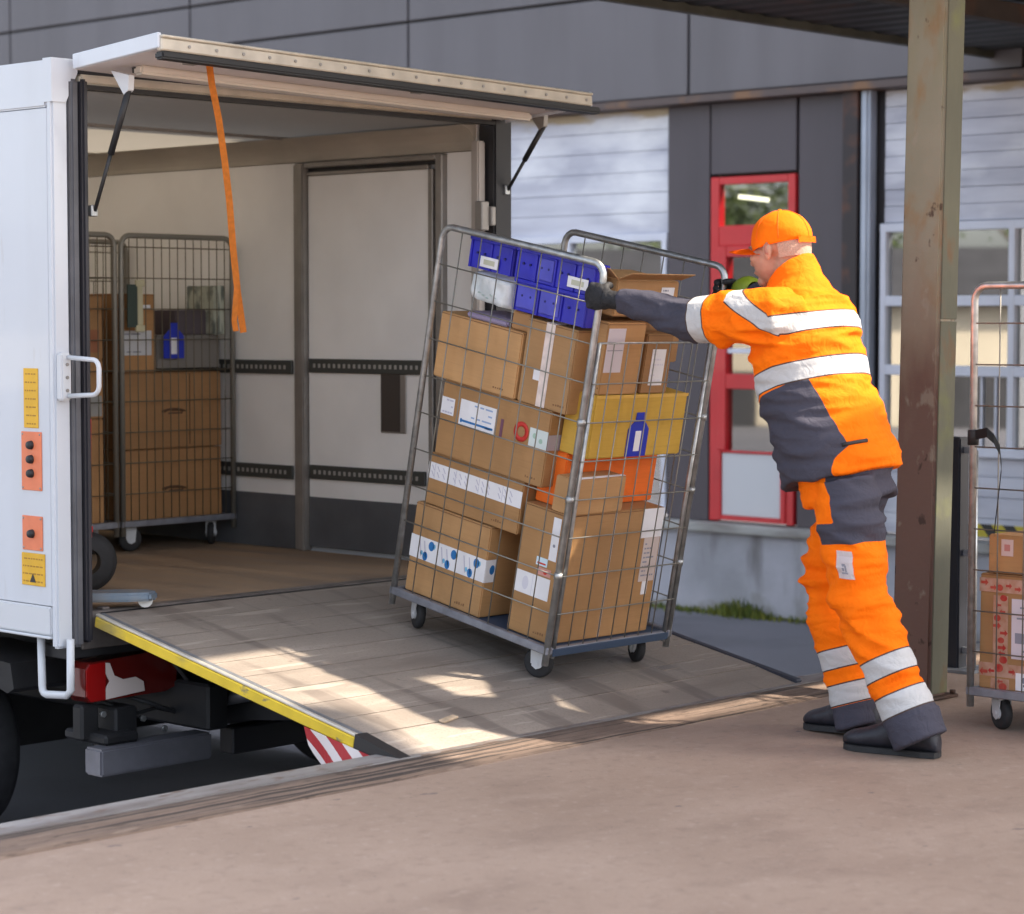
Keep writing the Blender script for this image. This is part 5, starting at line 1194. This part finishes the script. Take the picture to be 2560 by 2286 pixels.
armL = (dL < 0.115) & (sL > 0.10) & (ff > 0.05) & (p[:, 0] < 6.2); armR = (dR < 0.115) & (sR > 0.10) & (ff > 0.05) & (p[:, 0] > 6.3)
arm = armL | armR; sA = np.where(armL, sL, sR)
torso_refl = np.maximum(0.027-np.abs(tt-(0.488+np.maximum(0, ff+0.03)*1.0*(xx > 0.06)))*(1-0.2*(ff > -0.03)), 0.029-np.abs(tt-0.337+0.11*np.maximum(0, ff-0.03)))
sleeve_refl = 0.029-np.abs(sA-0.242-0.10*(p[:, 2]-1.37))
refl = np.where(arm & (sA > 0.13), sleeve_refl, torso_refl)
refl = np.where((tt > 0.60) & ~arm & (ff < 0.02), -1, refl)
fd = np.interp(tt, [0.0, 0.037, 0.069, 0.313], [-0.09, -0.104, -0.141, -0.065]); ttop = np.interp(ff, [-0.065, 0.152], [0.313, 0.281])
dark = np.minimum(ff-fd, ttop-tt)
dark = np.where(arm & (sA > 0.2), np.minimum(sA-0.262, 1), np.where(arm, -1, dark))
set_attr(jk, 'refl', refl); set_attr(jk, 'dark', dark)
jk.data.materials.append(hiv)
mask = np.clip((1.5-p[:, 2])/0.06, 0.25, 1)
mask = mask*np.where(refl > -0.02, 0.5, 1.0)
dAL, _s = seg(p, (6.10, 4.63, 1.27), (6.10, 4.68, 1.22)); dEL, _s = seg(p, ELL_, tuple(V(ELL_)+V((0, 0.02, 0)))); dER, _s = seg(p, ELR, tuple(V(ELR)+V((0, 0.02, 0))))
near = 1+0.5*np.exp(-(dAL/0.14)**2)+0.5*np.exp(-(dEL/0.1)**2)+0.5*np.exp(-(dER/0.1)**2)+0.2*np.exp(-((tt-0.12)/0.1)**2)
wrinkle(jk, 0.014, 6.5, (0.55, 0.75, 1.6), 3.1, 0.003, np.minimum(mask*near, 2.0))
wrinkle(jk, 0.0065, 13, (0.4, 0.55, 1.9), 8.7, 0.001, np.minimum(mask*near, 2.0))
# trousers
g = MB()
g.sweep([tor(4.41, 0.78, 0.165, 0.14), tor(4.43, 0.86, 0.172, 0.15), tor(4.45, 0.95, 0.165, 0.14), tor(4.46, 0.99, 0.17, 0.14)], 36)
for a, b, c, cuff in ((HPL, KNL, ANL, 0.086), (HPR, KNR, ANR, 0.084)):
    a, b, c = V(a), V(b), V(c)
    limb(g, [(a+V((0, 0.0, 0.0)), 0.095), (a.lerp(b, 0.3), 0.106), (a.lerp(b, 0.65), 0.102), (b, 0.092), (b.lerp(c, 0.3), 0.087), (b.lerp(c, 0.65), 0.084), (c+(b-c).normalized()*0.03, cuff), (c-(b-c).normalized()*0.055, cuff+0.003)], 30)
tr = remeshed(g, 'trousers', 0.0065, 7, person)
p, nrm = coords(tr)
dy, dz = p[:, 1]-4.448, p[:, 2]-0.866
tt = dy*0.249+dz*0.968; ff = dy*0.968-dz*0.249
dl, sl = seg(p, KNL, ANL); dr, sr = seg(p, KNR, ANR); left = dl < dr
sk = np.where(left, sl, sr)
b1 = np.where(left, 0.252, 0.255); b2 = np.where(left, 0.373, 0.372)
refl = np.maximum(0.030-np.abs(sk-b1), 0.0315-np.abs(sk-b2)); refl = np.where(p[:, 2] > 0.45, -1, refl)
lx = p[:, 0] < PX
cyl_ = np.where(lx, np.interp(p[:, 2], [KNL[2], HPL[2]], [KNL[1], HPL[1]]), np.interp(p[:, 2], [KNR[2], HPR[2]], [KNR[1], HPR[1]]))
rel = p[:, 1]-cyl_
rb = np.interp(p[:, 2], [0.70, 0.81, 0.91], [-0.02, -0.004, 0.045])
hipd = np.minimum(np.minimum(rb-rel, p[:, 2]-0.672), 0.5)
flap = np.minimum(np.minimum(0.033-np.abs(p[:, 2]-0.692+0.10*rel), np.minimum(rel+0.13, 0.062-rel)), 6.25-p[:, 0])
dark = np.maximum(np.maximum(hipd, flap), sk-0.409)
set_attr(tr, 'refl', refl); set_attr(tr, 'dark', dark); tr.data.materials.append(hiv)
tm = np.clip((p[:, 2]-0.06)/0.1, 0.2, 1)*np.where(refl > -0.02, 0.5, 1.0)
tm = tm*(1+0.6*np.exp(-((p[:, 2]-0.47)/0.09)**2))
wrinkle(tr, 0.005, 14, (0.5, 0.45, 1.8), 4.4, 0.001, tm)
wrinkle(tr, 0.015, 6.5, (0.6, 0.6, 1.6), 9.3, 0.003, tm)
# pocket tag and zip follow the cloth surface
def patch(o, name, c, u, w, su, sw, m, off=0.004, n=5, direction=(1, 0, 0), marks=None):
    bvh = BVHTree.FromPolygons([v.co[:] for v in o.data.vertices], [q.vertices[:] for q in o.data.polygons])
    c, u, w, d = V(c), V(u).normalized(), V(w).normalized(), V(direction).normalized(); g = MB()
    def at(i, j, extra=0.0):
        q = c+u*su*(i-0.5)+w*sw*(j-0.5); h = bvh.ray_cast(q-d*0.3, d, 0.6)[0]
        if h is None or abs((h-c).dot(d)) > 0.09: h = bvh.find_nearest(q-d*0.02)[0]
        return h-d*(off+extra)
    grid = [[g.bm.verts.new(at(i/n, j/n)) for j in range(n+1)] for i in range(n+1)]
    for i in range(n):
        for j in range(n): g.bm.faces.new((grid[i][j], grid[i+1][j], grid[i+1][j+1], grid[i][j+1]))
    bmesh.ops.solidify(g.bm, geom=g.bm.faces[:], thickness=-0.0015)
    for a0, a1, b0, b1 in marks or ():
        g.mi = 1; g.quad(at(a0, b0, .002), at(a1, b0, .002), at(a1, b1, .002), at(a0, b1, .002))
    return g.build(name, m, o)
patch(tr, 'pocket_tag', (6.07, 4.296, 0.598), (0, 1, 0.06), (0, 0.16, 1), 0.05, 0.088, [paper, print_m], marks=[(0.3, 0.7, 0.18, 0.24), (0.36, 0.46, 0.25, 0.5), (0.5, 0.64, 0.28, 0.4), (0.4, 0.6, 0.45, 0.55)])
bvh_ = BVHTree.FromPolygons([v.co[:] for v in jk.data.vertices], [q.vertices[:] for q in jk.data.polygons])
zp = []
for k in range(6):
    q = V((5.8, 4.340-0.07*k/5, 0.972+0.022*k/5)); h_ = bvh_.ray_cast(q, V((1, 0, 0)), 0.6)[0]
    if h_: zp.append(h_-V((0.001, 0, 0)))
g = MB(); g.tube(zp, 0.0065, 8); g.build('pocket_zip', black_m, jk)
# cap
g = MB()
MCp = MH @ T(0, -0.012, 0.028) @ Matrix.Rotation(math.radians(4), 4, 'X')
res = bmesh.ops.create_uvsphere(g.bm, u_segments=40, v_segments=24, radius=1.0)
bmesh.ops.transform(g.bm, matrix=Matrix.Diagonal((0.086, 0.110, 0.098, 1)), verts=g.bm.verts)
bmesh.ops.bisect_plane(g.bm, geom=g.bm.verts[:]+g.bm.edges[:]+g.bm.faces[:], plane_co=(0, 0, -0.022), plane_no=(0, -0.12, -1), clear_outer=True)
for v in g.bm.verts:
    a = math.atan2(v.co.y, v.co.x); k = 0.985 + 0.012*abs(math.sin(3*a))
    n_ = 0.004*noise.noise(v.co*22)
    v.co.x *= k+n_/0.09; v.co.y *= k+n_/0.09
    if v.co.z > 0: v.co.z *= 0.96 + 0.10*(v.co.y > 0)*min(1, v.co.y/0.08)*(1-v.co.z/0.1)
bmesh.ops.solidify(g.bm, geom=g.bm.faces[:], thickness=0.003)
cap_m = mat('orange_cap_cloth', (1.0, 0.19, 0.003), 0.8, vscale=14, col2=(0.92, 0.155, 0.002), bump=0.25, bscale=60, spec=0.15)
cap = g.build('cap', cap_m, person, MCp, smooth=True)
g = MB(); n = 20; rows_ = []
for j in range(7):
    row = []
    for i in range(n+1):
        a = math.radians(18+144*i/n); c_, s_ = math.cos(a), math.sin(a); e = j/6
        ext = 0.108*max(0, math.sin((a-math.radians(18))/math.radians(144)*PI))**0.6
        x = 0.083*c_; y = 0.104*s_ + ext*e; z = -0.020 + 0.012*e - 0.40*(x*x)/0.083 - 0.010*e*e
        row.append(g.bm.verts.new((x*(1+0.05*e), y, z)))
    rows_.append(row)
for a_, b_ in zip(rows_, rows_[1:]):
    for i in range(n): g.bm.faces.new((a_[i], a_[i+1], b_[i+1], b_[i])).smooth = True
bmesh.ops.solidify(g.bm, geom=g.bm.faces[:], thickness=0.004)
g.build('brim', cap_m, cap, MCp, smooth=True)
g = MB(); g.ell((0, 0, 0.095), (0.007, 0.007, 0.004), u=10, v=6); g.build('button', cap_m, cap, MCp)
cb = BVHTree.FromPolygons([v.co[:] for v in cap.data.vertices], [q.vertices[:] for q in cap.data.polygons])
for k in range(6):
    a = PI/2+k*PI/3; pts = []
    for j in range(11):
        t = math.radians(8+84*j/10); d = MCp.to_3x3() @ V((math.cos(a)*math.sin(t), math.sin(a)*math.sin(t), math.cos(t))); o0 = MCp @ V((0, 0, 0))
        h_ = cb.ray_cast(o0+d*0.2, -d, 0.25)[0]
        if h_: pts.append(h_+d*0.0006)
    if len(pts) > 2: g = MB(); g.tube(pts, 0.0013, 6); g.build('seam', mat('cap_seam', (0.8, 0.12, 0.003), 0.9), cap)
g = MB()
ribbon(g, [(0.05*math.sin(t), -0.098-0.014*math.cos(t), -0.012) for t in [(-1.2+2.4*k/10) for k in range(11)]], 0.02, (0, 0, 1), 0.003); g.build('strap', cap_m, cap, MCp, smooth=True)
# gloves
glv = mat('black_glove', (0.012, 0.012, 0.015), 0.7, var=0.3, vscale=40, bump=0.4, bscale=90); lime = mat('lime_glove_cuff', (0.2, 0.27, 0.012), 0.6, bump=0.2, bscale=60)
for s in (-1, 1):
    g = MB(); hand(g, s, 1.08); go = remeshed(g, 'glove', 0.0042, 3, person); go.data.materials.append(glv)
    if s > 0:
        w = V(WRR); q = posts[1]+V((0.03, 0, 0))-E2*0.06; d = (w-q).normalized()
        g = MB(); g.lathe([(0.03, 0.0), (0.046, 0.006), (0.054, 0.03), (0.056, 0.05), (0.050, 0.075), (0.036, 0.085)], q-d*0.005+V((0, 0, 0.012)), d, 24); g.build('glove_cuff', lime, go)
# boots
bt = mat('navy_black_boot', (0.018, 0.018, 0.026), 0.55, var=0.3, vscale=20, bump=0.3, bscale=50)
for an, heel, toe, lift in ((ANL, V((6.222, 4.035, 0)), V((6.170, 4.350, 0)), 0.0), (ANR, V((6.363, 4.35, 0)), V((6.388, 4.662, 0)), 0.016)):
    d = (toe-heel).normalized(); sd_ = d.cross(V((0, 0, 1))); L = (toe-heel).length; g = MB(); secs = []
    for s_, w_, h_ in ((0.0, 0.024, 0.055), (0.015, 0.035, 0.085), (0.06, 0.042, 0.12), (0.11, 0.043, 0.125), (0.16, 0.044, 0.10), (0.21, 0.048, 0.076), (0.26, 0.049, 0.06), (0.30, 0.041, 0.05), (0.326, 0.022, 0.034)):
        z0 = 0.014+lift*(1-s_/0.32); secs.append((tuple(heel+d*s_*L/0.322+V((0, 0, z0+h_/2))), tuple(sd_*w_), (0, 0, h_/2)))
    g.sweep(secs, 24); limb(g, [(V(an)+V((0, 0, 0.05)), 0.05), (V(an)+V((0, 0.0, -0.02)), 0.046)])
    bo_ = remeshed(g, 'boot', 0.006, 5, person); bo_.data.materials.append(bt)
    g = MB(); top_, bot_ = [], []
    outl = [(0.0, 0.0), (0.005, 0.028), (0.05, 0.038), (0.12, 0.036), (0.2, 0.046), (0.26, 0.05), (0.30, 0.042), (0.322, 0.022), (0.33, 0.0)]
    ring = outl + [(s_, -w_) for s_, w_ in outl[-2:0:-1]]
    poly = [heel+d*(s_*L/0.322)+sd_*w_+V((0, 0, 0.002+lift*(1-s_/0.32))) for s_, w_ in ring]
    g.prism(poly, (0, 0, 0.018)); g.build('sole', rubber, bo_)
    g = MB(); 
    for k in range(4): g.tube([heel+d*(0.15+0.022*k)*L/0.322+sd_*w_+V((0, 0, 0.10-0.013*k+lift*0.5)) for w_ in (-0.03, 0.0, 0.03)], 0.003, 6)
    g.build('laces', mat('blue_laces', (0.02, 0.04, 0.14), 0.7), bo_)

# ------------------------------------------------------------------ light
sun_dir = V((0.60, -0.80, 0.0)).normalized(); el = math.radians(52)
to_sun = V((sun_dir.x*math.cos(el), sun_dir.y*math.cos(el), math.sin(el)))
sl_ = bpy.data.lights.new('sun', 'SUN'); sl_.energy = 3.7; sl_.angle = math.radians(1.1); sl_.color = (1.0, 0.88, 0.72)
so = bpy.data.objects.new('sun', sl_); COL.objects.link(so); so.rotation_euler = to_sun.to_track_quat('Z', 'Y').to_euler(); so.location = (0, 0, 20)
w = bpy.data.worlds.new('World'); SC.world = w; w.use_nodes = True
nt = w.node_tree; bg = nt.nodes['Background']; sky = nt.nodes.new('ShaderNodeTexSky'); sky.sky_type = 'NISHITA'; sky.sun_disc = False
sky.sun_elevation = el; sky.sun_rotation = math.atan2(to_sun.x, to_sun.y); sky.air_density = 1.0; sky.dust_density = 3.0; sky.ozone_density = 0.6
hs = nt.nodes.new('ShaderNodeHueSaturation'); hs.inputs['Saturation'].default_value = 0.55
nt.links.new(sky.outputs[0], hs.inputs['Color']); nt.links.new(hs.outputs[0], bg.inputs[0]); bg.inputs[1].default_value = 0.15

# ------------------------------------------------------------------ camera
cam = bpy.data.cameras.new('camera'); co = bpy.data.objects.new('camera', cam); COL.objects.link(co); SC.camera = co
az, pit = math.radians(43.3126), math.radians(3.3607)
fh = V((math.cos(az), math.sin(az), 0)); fwd = fh*math.cos(pit)-V((0, 0, math.sin(pit)))
co.location = (0, 0, H0); co.rotation_euler = fwd.to_track_quat('-Z', 'Y').to_euler()
cam.sensor_width = 36; cam.lens = 4700/2038*36; cam.clip_end = 600; cam.clip_start = 0.05
cam.dof.use_dof = True; cam.dof.focus_distance = 8.2; cam.dof.aperture_fstop = 3.4
SC.view_settings.view_transform = 'Standard'; SC.view_settings.look = 'None'; SC.view_settings.exposure = 1.72; SC.view_settings.gamma = 1.0
SC.cycles.use_denoising = True; SC.cycles.max_bounces = 8; SC.cycles.diffuse_bounces = 5; SC.cycles.transparent_max_bounces = 12
for o in bpy.data.objects:
    for k in ('_c', '_h'):
        if k in o: del o[k]
